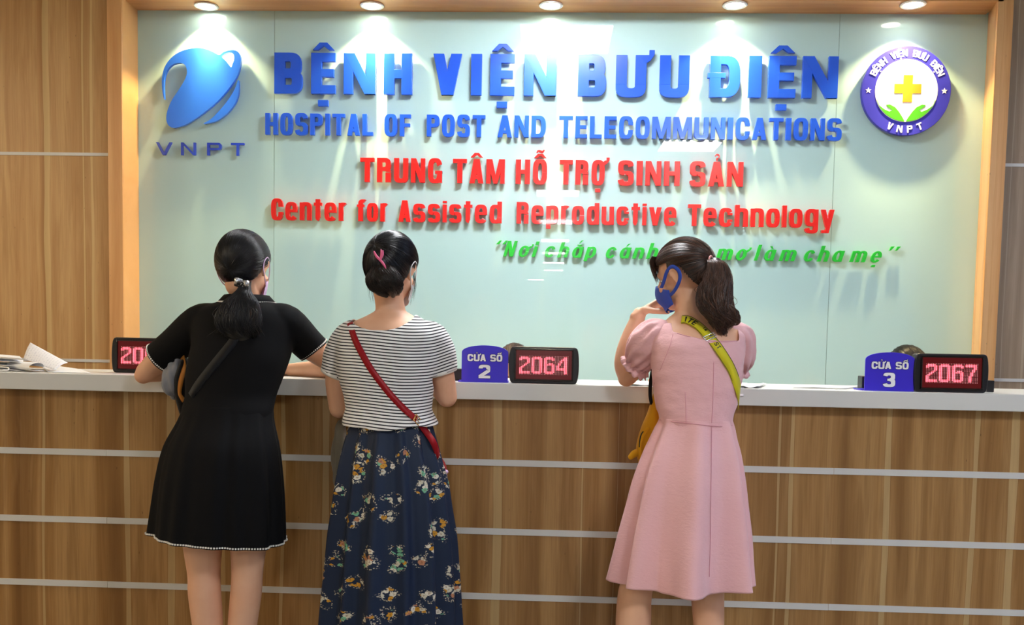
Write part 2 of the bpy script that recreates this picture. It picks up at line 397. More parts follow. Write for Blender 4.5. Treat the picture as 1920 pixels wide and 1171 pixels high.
# ------------------------------------------------------------------ counter
LZ = P(960,718.4,0).z; LZB = P(960,750,0).z
ct = empty('reception_counter', (0,FRONT,0), label='long wooden reception counter front with white horizontal strips', cat='counter')
obj('front_panel', box(NB(), XL,XR,FRONT,FRONT+.06,0,LZB), 'counter_wood', ct)
jx = P(1563,890,FRONT).x
for py in (867.5, 996.5, 1118.5, 1240):
    z = P(960,py,FRONT).z; a = .0112
    for x0, x1, dz in ((XL,-1.62,0),(-1.618,jx-.001,0),(jx+.001,XR,.0)):
        obj('strip', box(NB(), x0,x1,FRONT-.004+(.0015 if x1 == XR else 0),FRONT+.02,z-a+dz,z+a+dz), 'white_strip', ct)
obj('ledge', box(NB(), XL,XR,0,LEDGE_B,LZB,LZ), 'white_laminate', bevel=.002, label='white laminate ledge running along the top of the reception counter', cat='ledge')
dk = empty('staff_desk', (0,.65,0), label='low white staff desk on the far side of the counter', cat='desk')
obj('desktop', box(NB(), XL+.1,XR-.1,FRONT+.07,.60,.72,.75), 'white_laminate', dk)
for x in (-4,-2,0,2,4): obj('support', box(NB(), x-.02,x+.02,FRONT+.1,.58,0,.72), 'white_laminate', dk)

# ------------------------------------------------------------------ lettering : heavy condensed letters drawn from bars and bowls
def sup(cx, cz, a, b, t, e):
    c, s = math.cos(t), math.sin(t)
    return (cx+a*math.copysign(abs(c)**(2/e), c), cz+b*math.copysign(abs(s)**(2/e), s))
def bowl(x0,z0,x1,z1,v,h,t0,t1,e=3.2,n=28):
    """partial ring; angles in degrees, ccw from +x"""
    cx,cz,a,b = (x0+x1)/2,(z0+z1)/2,(x1-x0)/2,(z1-z0)/2
    T = [math.radians(t0+(t1-t0)*i/n) for i in range(n+1)]
    ei = max(2.2, e-.2)
    return ('R',[sup(cx,cz,a,b,t,e) for t in T],[sup(cx,cz,max(a-v,.005),max(b-h,.005),t,ei) for t in T])
def bar(x0,z0,x1,z1): return ('P',[(x0,z0),(x1,z0),(x1,z1),(x0,z1)])
def diag(xa,za,xb,zb,v): return ('P',[(xa-v/2,za),(xa+v/2,za),(xb+v/2,zb),(xb-v/2,zb)])
def D_(x0,z0,x1,z1,v,h,e=3.2,n=20):
    """right-hand bowl of B D P R: straight at left, round at right"""
    cz,b = (z0+z1)/2,(z1-z0)/2; a = min((x1-x0)*.75, b*1.0); cx = x1-a
    T = [math.radians(-90+180*i/n) for i in range(n+1)]
    A = [(x0,z0)]+[sup(cx,cz,a,b,t,e*.85) for t in T]+[(x0,z1)]
    B = [(x0,z0+h)]+[sup(cx,cz,a-v,b-h,t,e*.8) for t in T]+[(x0,z1-h)]
    return ('R',A,B)
def glyph(ch, w, v, h, xh=.84, e=3.2, script=False):
    g = []
    U = ch
    if ch in 'BEFPRDHLTINKMAVUCGOSQYĐ':
        if ch == 'Đ': g += glyph('D',w,v,h); g.append(bar(-.06*w*1.2,.46,w*.52,.46+h*.62)); return g
        if ch in 'BEFPRDHLK': g.append(bar(0,0,v,1))
        if ch in 'EF': g += [bar(v*.9,1-h,w,1), bar(v*.9,.5-h*.42,w*.93,.5+h*.5)]
        if ch in 'EL': g.append(bar(v*.9,0,w,h))
        if ch == 'B': g += [D_(v*.9,.5-h*.45,w*.96,1,v,h), D_(v*.9,0,w,.5+h*.45,v,h)]
        if ch == 'P': g.append(D_(v*.9,.42,w,1,v,h))
        if ch == 'R': g += [D_(v*.9,.46,w*.97,1,v,h), bar(w*.96-v,0.0,w*.97,.40), bowl(w*.97-2*v,.30,w*.97,.56,v,h*.8,0,90)]
        if ch == 'D': g.append(D_(v*.9,0,w,1,v,h))
        if ch == 'H': g += [bar(w-v,0,w,1), bar(v*.9,.5-h/2,w-v*.9,.5+h/2)]
        if ch == 'I': g.append(bar(0,0,v,1))
        if ch == 'T': g += [bar(0,1-h,w,1), bar(w/2-v/2,0,w/2+v/2,1-h*.9)]
        if ch == 'N': g += [bar(0,0,v*.88,1), bar(w-v*.88,0,w,1), ('P',[(0,1),(v*1.02,1),(w,0),(w-v*1.02,0)])]
        if ch == 'M': g += [bar(0,0,v*.85,1), bar(w-v*.85,0,w,1), ('P',[(0,1),(v*1.15,1),(w/2+v*.35,0),(w/2-v*.35,0)]), ('P',[(w,1),(w-v*1.15,1),(w/2-v*.35,0),(w/2+v*.35,0)])]
        if ch == 'A': g += [('P',[(0,0),(v,0),(w/2+v*.58,1),(w/2-v*.58,1)]), ('P',[(w,0),(w-v,0),(w/2-v*.58,1),(w/2+v*.58,1)]), bar(v*.9,.17,w-v*.9,.17+h*.85)]
        if ch == 'V': g += [('P',[(0,1),(v,1),(w/2+v*.55,0),(w/2-v*.55,0)]), ('P',[(w,1),(w-v,1),(w/2-v*.55,0),(w/2+v*.55,0)])]
        if ch == 'U': r = .36; g += [bar(0,r*.8,v,1), bar(w-v,r*.8,w,1), bowl(0,-.015,w,r*1.65,v,h,180,360)]
        if ch == 'O': g.append(bowl(0,-.015,w,1.015,v,h,0,360))
        if ch in 'CG':
            g += [bowl(0,-.015,w,1.015,v,h,22,338)]
            if ch == 'G': g += [bar(w-v,.0,w,.5), bar(w*.5,.5-h*.75,w,.5)]
            else: g += [bar(w-v,.62,w,.76), bar(w-v,.24,w,.38)]
        if ch == 'S': g += [bowl(0,.5-h*.5,w*.98,1.015,v,h,6,268), bowl(0,-.015,w,.5+h*.5,v,h,-174,92)]
        if ch == 'Y': g += [bar(w/2-v/2,0,w/2+v/2,.45), ('P',[(0,1),(v,1),(w/2+v*.5,.4),(w/2-v*.5,.4)]), ('P',[(w,1),(w-v,1),(w/2-v*.5,.4),(w/2+v*.5,.4)])]
        return g
    x = xh
    if ch in 'hnm rupi' or ch in 'bdkl':
        pass
    if ch == 'o': g.append(bowl(0,-.015,w,x+.015,v,h,0,360,e))
    if ch == 'c':
        g.append(bowl(0,-.015,w,x+.015,v,h,28,332,e))
        if not script: g += [bar(w-v,.52*x/.84,w,.62), bar(w-v,.22,w,.32)]
    if ch == 'e': g += [bowl(0,-.015,w,x+.015,v,h,0,325,e), bar(v*.7,x*.44,w-.002,x*.44+h*.8)]
    if ch == 'n': g += [bar(0,0,v,x), bowl(0,x*.25,w,x+.015,v,h,0,165,e), bar(w-v,0,w,x*.66)]
    if ch == 'h': g += [bar(0,0,v,1), bowl(0,x*.25,w,x+.015,v,h,0,165,e), bar(w-v,0,w,x*.66)]
    if ch == 'm': q = (w+v)/2; g += [bar(0,0,v,x), bowl(0,x*.25,q,x+.015,v,h,0,160,e), bar(q-v,0,q,x*.66), bowl(q-v,x*.25,w,x+.015,v,h,0,160,e), bar(w-v,0,w,x*.66)]
    if ch == 'r': g += [bar(0,0,v,x), bowl(0,x*.3,w*1.1,x+.015,v,h,50,165,e)]
    if ch == 'u': g += [bar(w-v,0,w,x), bar(0,x*.34,v,x), bowl(0,-.015,w,x*.75,v,h,180,345,e)]
    if ch == 'i': g += [bar(0,0,v,x), bar(0,x+.05,v,1.0)]
    if ch == 'l': g.append(bar(0,0,v,1))
    if ch == 't': g += [bar(w*.2,h*.8,w*.2+v,1), bar(0,x-h*.85,w,x), bowl(w*.2,-.01,w*1.25,.45,v,h*.9,175,262,e)]
    if ch == 'f': g += [bar(w*.18,0,w*.18+v,.84), bar(0,.66,w*.95,.66+h*.7), bowl(w*.18,.60,w*1.5,1.02,v,h*.9,62,182,2.6)]
    if ch in 's': g += [bowl(0,x*.5-h*.5,w*.98,x+.015,v,h,8,268,e), bowl(0,-.015,w,x*.5+h*.5,v,h,-172,92,e)]
    if ch == 'd': g += [bar(w-v,0,w,1), bowl(0,-.015,w,x+.015,v,h,15,345,e)]
    if ch == 'a': g += [bar(w-v,0,w,x), bowl(0,-.015,w,x+.015,v,h,15,345,e)]
    if ch == 'p': g += [bar(0,-.22,v,x), bowl(0,-.015,w,x+.015,v,h,-165,165,e)]
    if ch == 'g': g += [bar(w-v,-.05,w,x), bowl(0,.06,w,x+.015,v,h,15,345,e), bowl(0,-.26,w,.3,v,h*.9,-175,0,e)]
    if ch == 'v': g += [('P',[(0,x),(v,x),(w/2+v*.5,0),(w/2-v*.5,0)]), ('P',[(w,x),(w-v,x),(w/2-v*.5,0),(w/2+v*.5,0)])]
    if ch == 'y': g += [('P',[(0,x),(v,x),(w/2+v*.6,.02),(w/2-v*.4,.02)]), ('P',[(w,x),(w-v,x),(w*.30,-.24),(w*.30+v*.9,-.24)]), bar(w*.06,-.24,w*.5,-.24+h*.8)]
    if ch == '“': g += [('P',[(0,.78),(v*.9,.78),(v*1.3,1.02),(v*.7,1.02)]), ('P',[(v*1.7,.78),(v*2.6,.78),(v*3.0,1.02),(v*2.4,1.02)])]
    if ch == '”': g += [('P',[(0,.76),(v*.5,.76),(v*1.2,1.02),(v*.2,1.02)]), ('P',[(v*1.7,.76),(v*2.2,.76),(v*2.9,1.02),(v*1.9,1.02)])]
    return g
DIG = {'2':lambda w,v,h: [bowl(0,.46,w,1.015,v,h,-25,180), ('P',[(0,h*.3),(0,h*1.1),(w-v*.95,.62),(w,.60),(w-v*.1,.48),(v*1.15,h*.8)]), bar(0,0,w,h)],
       '3':lambda w,v,h: [bowl(0,.5-h*.4,w*.97,1.015,v,h,-85,172), bowl(0,-.015,w,.5+h*.5,v,h,-172,85), bar(w*.35,.5-h*.4,w*.6,.5+h*.45)]}
def accent(kind, w, v, h, top=1.0):
    c = w/2
    if kind == '^': k = w*.44; return [('P',[(c-k,top+.07),(c-k*.35,top+.25),(c+k*.35,top+.25),(c+k,top+.07),(c+k*.5,top+.07),(c,top+.17),(c-k*.5,top+.07)])]
    if kind == '.': r = min(v*.5,.13); return [bar(c-r,-.30,c+r,-.30+.15)]
    if kind == 'horn': return [('P',[(w-v*.5,top-.10),(w-.01,top-.0),(w+.06,top+.0),(w+.06,top+.12),(w+.19,top+.12),(w+.19,top+.0),(w+.10,top-.12),(w-.01,top-.20)])]
    if kind == '~': return [('P',[(c-.17,top+.29),(c-.13,top+.38),(c-.05,top+.40),(c+.08,top+.36),(c+.14,top+.41),(c+.19,top+.39),(c+.13,top+.30),(c+.06,top+.28),(c-.07,top+.32),(c-.13,top+.28)])]
    if kind == 'hook': return [bowl(c-.09,top+.12,c+.11,top+.32,.05,.05,-60,170,2,12), bar(c-.02,top+.05,c+.04,top+.15)]
    if kind == '/': return [('P',[(c-.07,top+.05),(c+.01,top+.05),(c+.17,top+.24),(c+.03,top+.24)])]
    if kind == '\\': return [('P',[(c-.15,top+.22),(c-.02,top+.22),(c+.1,top+.05),(c+.02,top+.05)])]
    if kind == 'u': return [bowl(c-.16,top+.04,c+.16,top+.26,.06,.08,190,350,2,12)]
    return []
COMP = {'Ệ':('E','^.'),'Ê':('E','^'),'Ư':('U','H'),'Â':('A','^'),'Ỗ':('O','^~'),'Ợ':('O','H.'),'Ả':('A','?'),'Ử':('U','H?'),'Ố':('O','^/'),
        'ơ':('o','h'),'ắ':('a','u/'),'á':('a','/'),'ư':('u','h'),'ớ':('o','h/'),'à':('a','\\'),'ẹ':('e','.')}
def full_glyph(ch, w, v, h, xh=.84, e=3.2, script=False):
    if ch in DIG: return DIG[ch](w,v,h)
    if ch in COMP:
        b, acc = COMP[ch]; up = b.isupper(); top = 1.0 if up else xh
        g = glyph(b,w,v,h,xh,e,script)
        for a in acc:
            t_ = top + (.17 if (a == '/' and 'u' in acc) else 0)
            if a in 'Hh': g += accent('horn',w,v,h,top)
            elif a == '?': g += accent('hook',w,v,h,top)
            elif a == '/' and '^' in acc: g += [('P',[(w*.5+.14,top+.2),(w*.5+.2,top+.2),(w*.5+.34,top+.36),(w*.5+.22,top+.36)])]
            else: g += accent(a,w,v,h,t_)
        return g
    return glyph(ch,w,v,h,xh,e,script)
def put(bm, g, f, y0, y1):
    """place glyph pieces through mapping f(x,z)->(X,Z)"""
    for i, pc in enumerate(g):
        dy = i*.00012
        if pc[0] == 'P': prism(bm, [f(*p) for p in pc[1]], y0-dy, y1)
        else: ribbon(bm, [f(*p) for p in pc[1]], [f(*p) for p in pc[2]], y0-dy, y1)
NARROW = {'I':0,'i':0,'l':0}
def widths(word, w, v, wl=None):
    r = []
    for ch in word:
        b = COMP.get(ch,(ch,))[0]
        if b in 'Iil': r.append(v*.95)
        elif b == 'M': r.append(w*1.32)
        elif b == 'm': r.append(w*1.5)
        elif b in 'tfr': r.append(w*.68)
        elif b in 'LEF': r.append(w*.86)
        else: r.append(w)
    return r
LT_B, LT_F = WALL-.016, WALL-.036         # letters: back face and front face
def word(parent, txt, x0, x1, zb, hgt, m, w, v, h, y0=LT_F, y1=LT_B, xh=.84, e=3.2, shear=0, script=False, nm='letter'):
    """fit a word between world x0..x1; every letter is a part"""
    ws = widths(txt, w, v); n = len(txt)
    gap = ((x1-x0)/hgt - sum(ws))/max(n-1,1)
    if n > 1 and not script:
        k = ((x1-x0)/hgt - .115*(n-1))/sum(ws); ws = [q*k for q in ws]; gap = .115
    elif n > 1 and gap < .06:
        k = ((x1-x0)/hgt - .09*(n-1))/sum(ws); ws = [q*k for q in ws]; gap = .09
    if n == 1: ws = [(x1-x0)/hgt]
    x = x0
    for ch, wi in zip(txt, ws):
        bm = NB(); b = COMP.get(ch,(ch,))[0]
        vv = wi if b in 'Iil' else v
        put(bm, full_glyph(ch, wi, vv, h, xh, e, script), lambda a,b,x=x: (x+(a+b*shear)*hgt, zb+b*hgt), y0, y1)
        obj(nm, bm, m, parent, bevel=.0012)
        x += (wi+gap)*hgt
def zrow(px, py): return P(px, py, LT_F).z
def X(px, py): return P(px, py, LT_F).x
# row 1, every letter at its own measured width
r1 = [('B',514,567),('Ệ',583,629),('N',644,704),('H',719.5,773),('V',812,866),('I',883,903.5),('Ệ',919,965),('N',982.5,1043),
      ('B',1084,1137),('Ư',1155,1212),('U',1237,1293),('Đ',1331,1388.6),('I',1403.6,1428.5),('Ệ',1441,1493),('N',1505,1572)]
zt, zb = zrow(960,101.2), zrow(960,178.8); H1 = zt-zb
e1 = empty('wall_lettering', (X(960,179),LT_B,zb), label='large raised blue letters of the hospital name in Vietnamese, top row', cat='wall lettering', group='raised lettering on the glass')
for ch, a, b in r1:
    xa, xb = X(a,140), X(b,140); wv_ = (xb-xa)/H1; bm = NB()
    vv = wv_ if ch == 'I' else .27
    put(bm, full_glyph(ch, wv_, vv, .215), lambda p,q,xa=xa: (xa+p*H1, zb+q*H1), LT_F, LT_B); obj('letter', bm, 'letter_blue', e1, bevel=.0015)
def row(words, ytop, ybot, m, label, w, v, h, **kw):
    zt, zb = zrow(960,ytop), zrow(960,ybot); hg = zt-zb; ym = (ytop+ybot)/2
    e = empty('wall_lettering', (X(words[0][1],ym),LT_B,zb), label=label, cat='wall lettering', group='raised lettering on the glass')
    for t_, a, b in words: word(e, t_, X(a,ym), X(b,ym), zb, hg, m, w, v, h, **kw)
row([('HOSPITAL',497,699.5),('OF',720.5,770),('POST',800,910),('AND',933,1023.5),('TELECOMMUNICATIONS',1048,1579)], 216, 257, 'letter_blue',
    'raised blue letters of the hospital name in English, second row', .54, .215, .17)
row([('TRUNG',675,829),('TÂM',849,946.5),('HỖ',967,1026),('TRỢ',1049,1134),('SINH',1159,1275),('SẢN',1293.7,1394)], 298.5, 344.3, 'letter_red',
    'raised red capital letters in Vietnamese, third row', .53, .215, .17)
row([('Center',508,650),('for',669,727),('Assisted',747,941),('Reproductive',968.7,1268.7),('Technology',1290,1565)], 378, 418.5, 'letter_red',
    'raised red letters naming the center in English, fourth row', .60, .215, .17)
row([('“',923,941),('Nơi',943,1003),('chắp',1019,1115),('cánh',1134,1231),('ước',1250,1325),('mơ',1343,1398),('làm',1415,1491),('cha',1507,1580),('mẹ',1595,1652),('”',1662,1679)],
    451, 480.5, 'letter_green', 'raised green slanted slogan letters, lowest row on the glass', .64, .225, .13, xh=.70, e=2.1, shear=.30, script=True, y0=WALL-.026, y1=WALL-.012)

# swirl logo with its four small letters
def curve_plate(name, loops, m, y0, y1, parent, **kw):
    cu = bpy.data.curves.new('c','CURVE'); cu.dimensions = '2D'; cu.fill_mode = 'BOTH'; cu.extrude = (y1-y0)/2
    for lp in loops:
        s = cu.splines.new('POLY'); s.points.add(len(lp)-1); s.use_cyclic_u = True
        for k, (x, z) in enumerate(lp): s.points[k].co = (x,z,0,1)
    o = bpy.data.objects.new('c', cu); C.objects.link(o)
    me = bpy.data.meshes.new_from_object(o.evaluated_get(bpy.context.evaluated_depsgraph_get()))
    bpy.data.objects.remove(o)
    me.transform(Matrix.Translation((0,(y0+y1)/2,0)) @ Matrix.Rotation(PI/2,4,'X'))
    return obj(name, me, m, parent, **kw)
def cr(pts, sharp=()):   # crop-pixel outline -> smoothed world outline on the letter plane
    q = [P(x/2.928, y/2.928, LT_F) for x,y in pts]
    return [(p.x,p.z) for p in catmull([(a.x,a.z,0) for a in q], 4, True) for p in [Vector((p.x,0,p.y))]]
lg = empty('swirl_logo', tuple(P(380,240,LT_B)), label='raised blue swirling planet logo with four small letters under it', cat='logo')
L1 = [(903,546),(893,500),(891,430),(905,370),(940,320),(990,285),(1050,267),(1110,265),(1160,280),(1203,302),(1226,288),(1260,277),(1295,278),(1316,295),(1324,330),(1315,385),(1290,440),(1240,508),(1190,562),(1130,612),(1080,648),(1020,684),(960,702),(930,692),(915,660),(920,610),(945,550),(985,490),(1015,440),(1028,400),(1020,362),(1000,348),(975,347),(945,358),(920,385),(905,425),(900,480)]
L2 = [(1219,312),(1232,299),(1254,290),(1275,292),(1286,306),(1286,330),(1278,352),(1271,371),(1262,362),(1242,336)]
L3 = [(1309,438),(1313,470),(1309,520),(1290,570),(1250,622),(1195,662),(1150,676),(1118,679),(1160,653),(1210,603),(1260,540),(1292,485)]
curve_plate('swirl', [cr(L1), cr(L2)], 'logo_blue', WALL-.040, WALL-.020, lg, bevel=.0025)
curve_plate('crescent', [cr(L3)], 'logo_blue', WALL-.040, WALL-.020, lg, bevel=.0025)
zb4, zt4 = P(370,290.5,LT_F).z, P(370,266.5,LT_F).z; h4 = zt4-zb4
for ch, a, b in (('V',291,321),('N',338,365.5),('P',387,414),('T',432,457)):
    xa, xb = X(a,278), X(b,278); bm = NB()
    put(bm, full_glyph(ch,(xb-xa)/h4,.2,.17), lambda p,q,xa=xa: (xa+p*h4, zb4+q*h4), WALL-.028, WALL-.015); obj('letter', bm, 'letter_royal', lg)

# round hospital emblem
ec = P(1700,169.6,WALL-.05); ER = (P(1784,169.6,WALL-.05).x-P(1616,169.6,WALL-.05).x)/2
em = empty('round_emblem', (ec.x,WALL-.02,ec.z-ER), label='round blue and white hospital emblem with orange cross and green hands', cat='emblem')
def disc(r, y0, y1, m, nm, n=96, inner=0, **kw):
    bm = NB(); O = [(ec.x+r*math.cos(2*PI*i/n), ec.z+r*math.sin(2*PI*i/n)) for i in range(n+1)]
    if inner: ribbon(bm, O, [(ec.x+inner*math.cos(2*PI*i/n), ec.z+inner*math.sin(2*PI*i/n)) for i in range(n+1)], y0, y1)
    else: prism(bm, O[:-1], y0, y1)
    return obj(nm, bm, m, em, **kw)
FY = WALL-.045
disc(ER, FY, WALL-.02, 'emblem_blue', 'backing_disc', bevel=.002)
disc(ER*.70, FY-.002, FY, 'emblem_white', 'white_disc')
bm = NB(); a, b = ER*.30, ER*.105; cx, cz = ec.x+.006, ec.z+.01
prism(bm, [(cx-b,cz-a),(cx+b,cz-a),(cx+b,cz-b),(cx+a,cz-b),(cx+a,cz+b),(cx+b,cz+b),(cx+b,cz+a),(cx-b,cz+a),(cx-b,cz+b),(cx-a,cz+b),(cx-a,cz-b),(cx-b,cz-b)], FY-.004, FY-.002)
obj('cross', bm, 'emblem_orange', em)
for s in (-1,1):      # cupped hands
    out = [(.015,-.69)]+[(.69*math.sin(math.radians(t)),-.69*math.cos(math.radians(t))) for t in range(6,76,6)]
    inn = [(.655,-.20),(.60,-.33),(.48,-.42),(.36,-.47),(.30,-.44),(.40,-.37),(.44,-.32),(.36,-.31),(.24,-.37),(.15,-.47),(.05,-.62)]
    pts = [(ec.x+s*x*ER, ec.z+z*ER) for x,z in out+inn]
    curve_plate('hand', [pts], 'emblem_green', FY-.004, FY-.002, em)
def arc_text(txt, rad, a0, a1, hgt, w, v, h, up=True):
    ws = widths(txt.replace(' ','o'), w, v); n = len(txt); tot = sum(ws); sp = ((abs(math.radians(a1-a0))*rad/hgt)-tot)/(n-1)
    x = 0
    for ch, wi in zip(txt, ws):
        if ch != ' ':
            def f(p, q, x=x):
                s = (x+p)*hgt/rad; r = rad + q*hgt if up else rad + (1-q)*hgt
                ang = math.radians(a0) + (-s if up else s)
                return (ec.x+r*math.cos(ang), ec.z+r*math.sin(ang))
            bm = NB(); put(bm, full_glyph(ch, wi, wi if ch == 'I' else v, h), f, FY-.003, FY); obj('letter', bm, 'emblem_white', em, label='small white letter in the blue ring')
        x += wi+sp
arc_text('BỆNH VIỆN BƯU ĐIỆN', ER*.765, 156, 24, ER*.155, .66, .20, .16)
arc_text('VNPT', ER*.785, -117, -63, ER*.155, .74, .20, .17, False)
for s in (-1,1):
    bm = NB(); cx = ec.x+s*ER*.85; prism(bm, [(cx+(ER*(.07 if k%2==0 else .03))*math.sin(k*PI/5), ec.z+(ER*(.07 if k%2==0 else .03))*math.cos(k*PI/5)) for k in range(10)], FY-.002, FY); obj('star', bm, 'emblem_white', em)

# ------------------------------------------------------------------ counter signs and number displays
def window_sign(digit, pxl, pxr, pyb, pyt, Y, label):
    a, b = P(pxl,pyb,Y), P(pxr,pyb,Y); top = P((pxl+pxr)/2,pyt,Y).z; z0 = LZ; W = b.x-a.x; H = top-z0; x0 = a.x
    e = empty('counter_sign', (x0+W/2,Y,z0), label=label, cat='sign', group='blue counter signs')
    bm = NB(); n = 20
    pts = [(x0,z0),(x0+W,z0)]+[(x0+W/2+W/2*math.cos(PI*i/n)*1.0, z0+H*.80+H*.20*math.sin(PI*i/n)**.9) for i in range(n+1)]
    pts[2] = (x0+W, z0+H*.80); pts[-1] = (x0, z0+H*.80)
    prism(bm, pts, Y, Y+.004); obj('face_plate', bm, 'sign_blue', e, bevel=.0008)
    bm = NB(); box(bm, x0-.012,x0+W+.002,Y+.003,Y+.08,z0+.0005,z0+.004); obj('foot', bm, 'sign_blue', e)
    bm = NB(); 
    for xx in (x0+W*.3, x0+W*.7): prism_x(bm, xx, [(Y+.004,z0+.004),(Y+.07,z0+.004),(Y+.004,z0+H*.6)], .003)
    obj('brace', bm, 'sign_blue', e)
    def txt(s, xa, xb, zb, hg, w, v, h, nm):
        for grow, m, dy in ((.10,'sign_outline',.0004),(0,'sign_white',.0010)):
            bm = NB(); ws = widths(s.replace(' ','o'), w, v); ws = [q*.55 if c == ' ' else q for q,c in zip(ws,s)]
            gap = ((xb-xa)/hg-sum(ws))/max(len(s)-1,1); x = xa
            for ch, wi in zip(s, ws):
                if ch != ' ':
                    g = full_glyph(ch, wi, v, h)
                    if grow: 
                        for ox, oz in ((-1,0),(1,0),(0,1),(0,-1),(.7,.7),(-.7,.7),(.7,-.7),(-.7,-.7)):
                            put(bm, g, lambda p,q,x=x,ox=ox,oz=oz: (x+p*hg+ox*.0016, zb+q*hg+oz*.0016), Y-dy, Y)
                    else: put(bm, g, lambda p,q,x=x: (x+p*hg, zb+q*hg), Y-dy, Y)
                x += (wi+gap)*hg
            obj(nm, bm, m, e, label=('dark outline of the white characters' if grow else 'white characters'))
    txt('CỬA SỐ', x0+W*.125, x0+W*.875, z0+H*.57, H*.185, .85, .27, .22, 'lettering')
    txt(digit, x0+W*.37, x0+W*.62, z0+H*.11, H*.36, (W*.25)/(H*.36), .30, .20, 'numeral')
def prism_x(bm, x, pts, t):
    a = [bm.verts.new((x,y,z)) for y,z in pts]; b = [bm.verts.new((x+t,y,z)) for y,z in pts]; n = len(pts)
    bm.faces.new(a); bm.faces.new(b[::-1])
    for i in range(n): bm.faces.new((a[i],b[i],b[(i+1)%n],a[(i+1)%n]))
window_sign('2', 865, 952, 716, 647, .03, 'blue round-topped counter sign for window two, between the striped shirt and the middle display')
window_sign('3', 1620.5, 1713, 731, 660, .03, 'blue round-topped counter sign for window three, standing nearest the right frame')
BIT = {'2':["0111110","1111111","1100011","0000011","0000011","0000110","0001100","0011000","0110000","1100000","1100000","1100000","1111111","1111111"],
 '0':["0111110","1111111"]+["1100011"]*10+["1111111","0111110"],
 '6':["0111110","1111111","1100011","1100000","1100000","1101110","1111111","1100011","1100011","1100011","1100011","1100011","1111111","0111110"],
 '3':["0111110","1111111","1100011","0000011","0000011","0001110","0011110","0000011","0000011","0000011","0000011","1100011","1111111","0111110"],
 '4':["0000011","0000111","0001111","0011011","0011011","0110011","0110011","1100011","1100011","1111111","1111111","0000011","0000011","0000011"],
 '7':["1111111","1111111","0000011","0000011","0000110","0000110","0001100","0001100","0001100","0011000","0011000","0011000","0011000","0011000"],
 '1':["0001100","0011100","0111100","0001100"]+["0001100"]*8+["0111111","0111111"]}
def display(num, pxl, pxr, pyb, pyt, Y, rz, label):
    a, b = P(pxl,pyb,Y), P(pxr,pyb,Y); W = b.x-a.x; H = P((pxl+pxr)/2,pyt,Y).z-LZ; cx = (a.x+b.x)/2
    e = empty('queue_display', (0,0,0), label=label, cat='display', group='red number displays on the counter')
    bm = NB(); D = .045; n = 8
    # housing: bowed ends, screen recess
    right = [(cx+W/2-.016+.016*math.cos(t)*1.0, LZ+H/2+(H/2)*math.sin(t)) for t in [math.radians(-90+180*i/14) for i in range(15)]]
    right = [(cx+W/2-.018+.018*abs(math.cos(t))**.55, LZ+H/2+(H/2)*math.sin(t)) for t in [math.radians(-90+180*i/14) for i in range(15)]]
    left = [(2*cx-x, z) for x, z in reversed(right)]
    prism(bm, right+left, Y+.006, Y+D)
    obj('housing', bm, 'black_plastic', e, bevel=.004)
    sx0, sx1, sz0, sz1 = cx-W/2+W*.105, cx+W/2-W*.105, LZ+H*.12, LZ+H*.90
    bm = NB()
    for q in ((sx0-.006,sx1+.006,sz1,sz1+.006),(sx0-.006,sx1+.006,sz0-.006,sz0),(sx0-.006,sx0,sz0,sz1),(sx1,sx1+.006,sz0,sz1)): box(bm, q[0],q[1],Y,Y+.01,q[2],q[3])
    obj('bezel', bm, 'black_gloss', e, bevel=.0015)
    obj('screen', box(NB(), sx0,sx1,Y+.003,Y+.0065,sz0,sz1), 'display_screen', e)
    gx0, gx1, gz0, gz1 = sx0+(sx1-sx0)*.055, sx1-(sx1-sx0)*.055, sz0+(sz1-sz0)*.15, sz1-(sz1-sz0)*.18
    lit = NB(); un = NB()
    for c in range(32):
        for r in range(16):
            k, cc = divmod(c, 8); on = 1 <= r < 15 and cc < 7 and BIT[num[k]][r-1][cc] == '1'
            x = gx0+(gx1-gx0)*(c+.5)/32; z = gz1-(gz1-gz0)*(r+.5)/16; R_ = .0021 if on else .0011
            q = lit if on else un
            vs = [q.verts.new((x+R_*math.cos(t*PI/3), Y+.0022-(.0006 if on else 0), z+R_*math.sin(t*PI/3))) for t in range(6)]
            vb = [q.verts.new((v.co.x, Y+.0032, v.co.z)) for v in vs]
            q.faces.new(vs)
            for t in range(6): q.faces.new((vs[t],vb[t],vb[(t+1)%6],vs[(t+1)%6]))
    obj('lit_dots', lit, 'led_lit', e, label='glowing red dots forming the queue number'); obj('unlit_dots', un, 'led_unlit', e, label='small pale unlit dots')
    pv = Vector((cx,Y,LZ+.001)); 
    M = Matrix.Translation(pv) @ Matrix.Rotation(math.radians(rz),4,'Z') @ Matrix.Rotation(math.radians(-1.5),4,'X') @ Matrix.Translation(-pv)
    for ch in e.children: ch.data.transform(Matrix.Translation(-pv) @ M)
    e.location = pv; 
    return e
display('2063', 205, 337, 698, 633, .13, -3, 'black number display with red digits behind the elbow of the woman in black')
display('2064', 953, 1085, 719, 650, .02, 0, 'black number display with red digits in the middle of the ledge beside the striped shirt')
display('2067', 1713, 1856, 733, 663, .02, 2, 'black number display with red digits and glare, nearest the right end of the ledge')
# small black things on the ledge
def ledge_box(nm, px0, px1, pyt, Y, d, m, label, cat):
    a = P(px0,700,Y).x; b = P(px1,700,Y).x
    obj(nm, box(NB(), a,b,Y,Y+d,LZ,P((px0+px1)/2,pyt,Y).z), m, bevel=.003, label=label, cat=cat)
ledge_box('adapter', 838, 872, 691, .09, .05, 'black_plastic', 'black power adapter behind the window 2 sign', 'adapter')
ledge_box('small_box', 1617, 1630, 705, .12, .05, 'black_plastic', 'small black box behind the left edge of the window 3 sign', 'box')
ledge_box('adapter', 1852, 1866, 713, .09, .05, 'black_plastic', 'black power adapter right of the 2067 display', 'adapter')

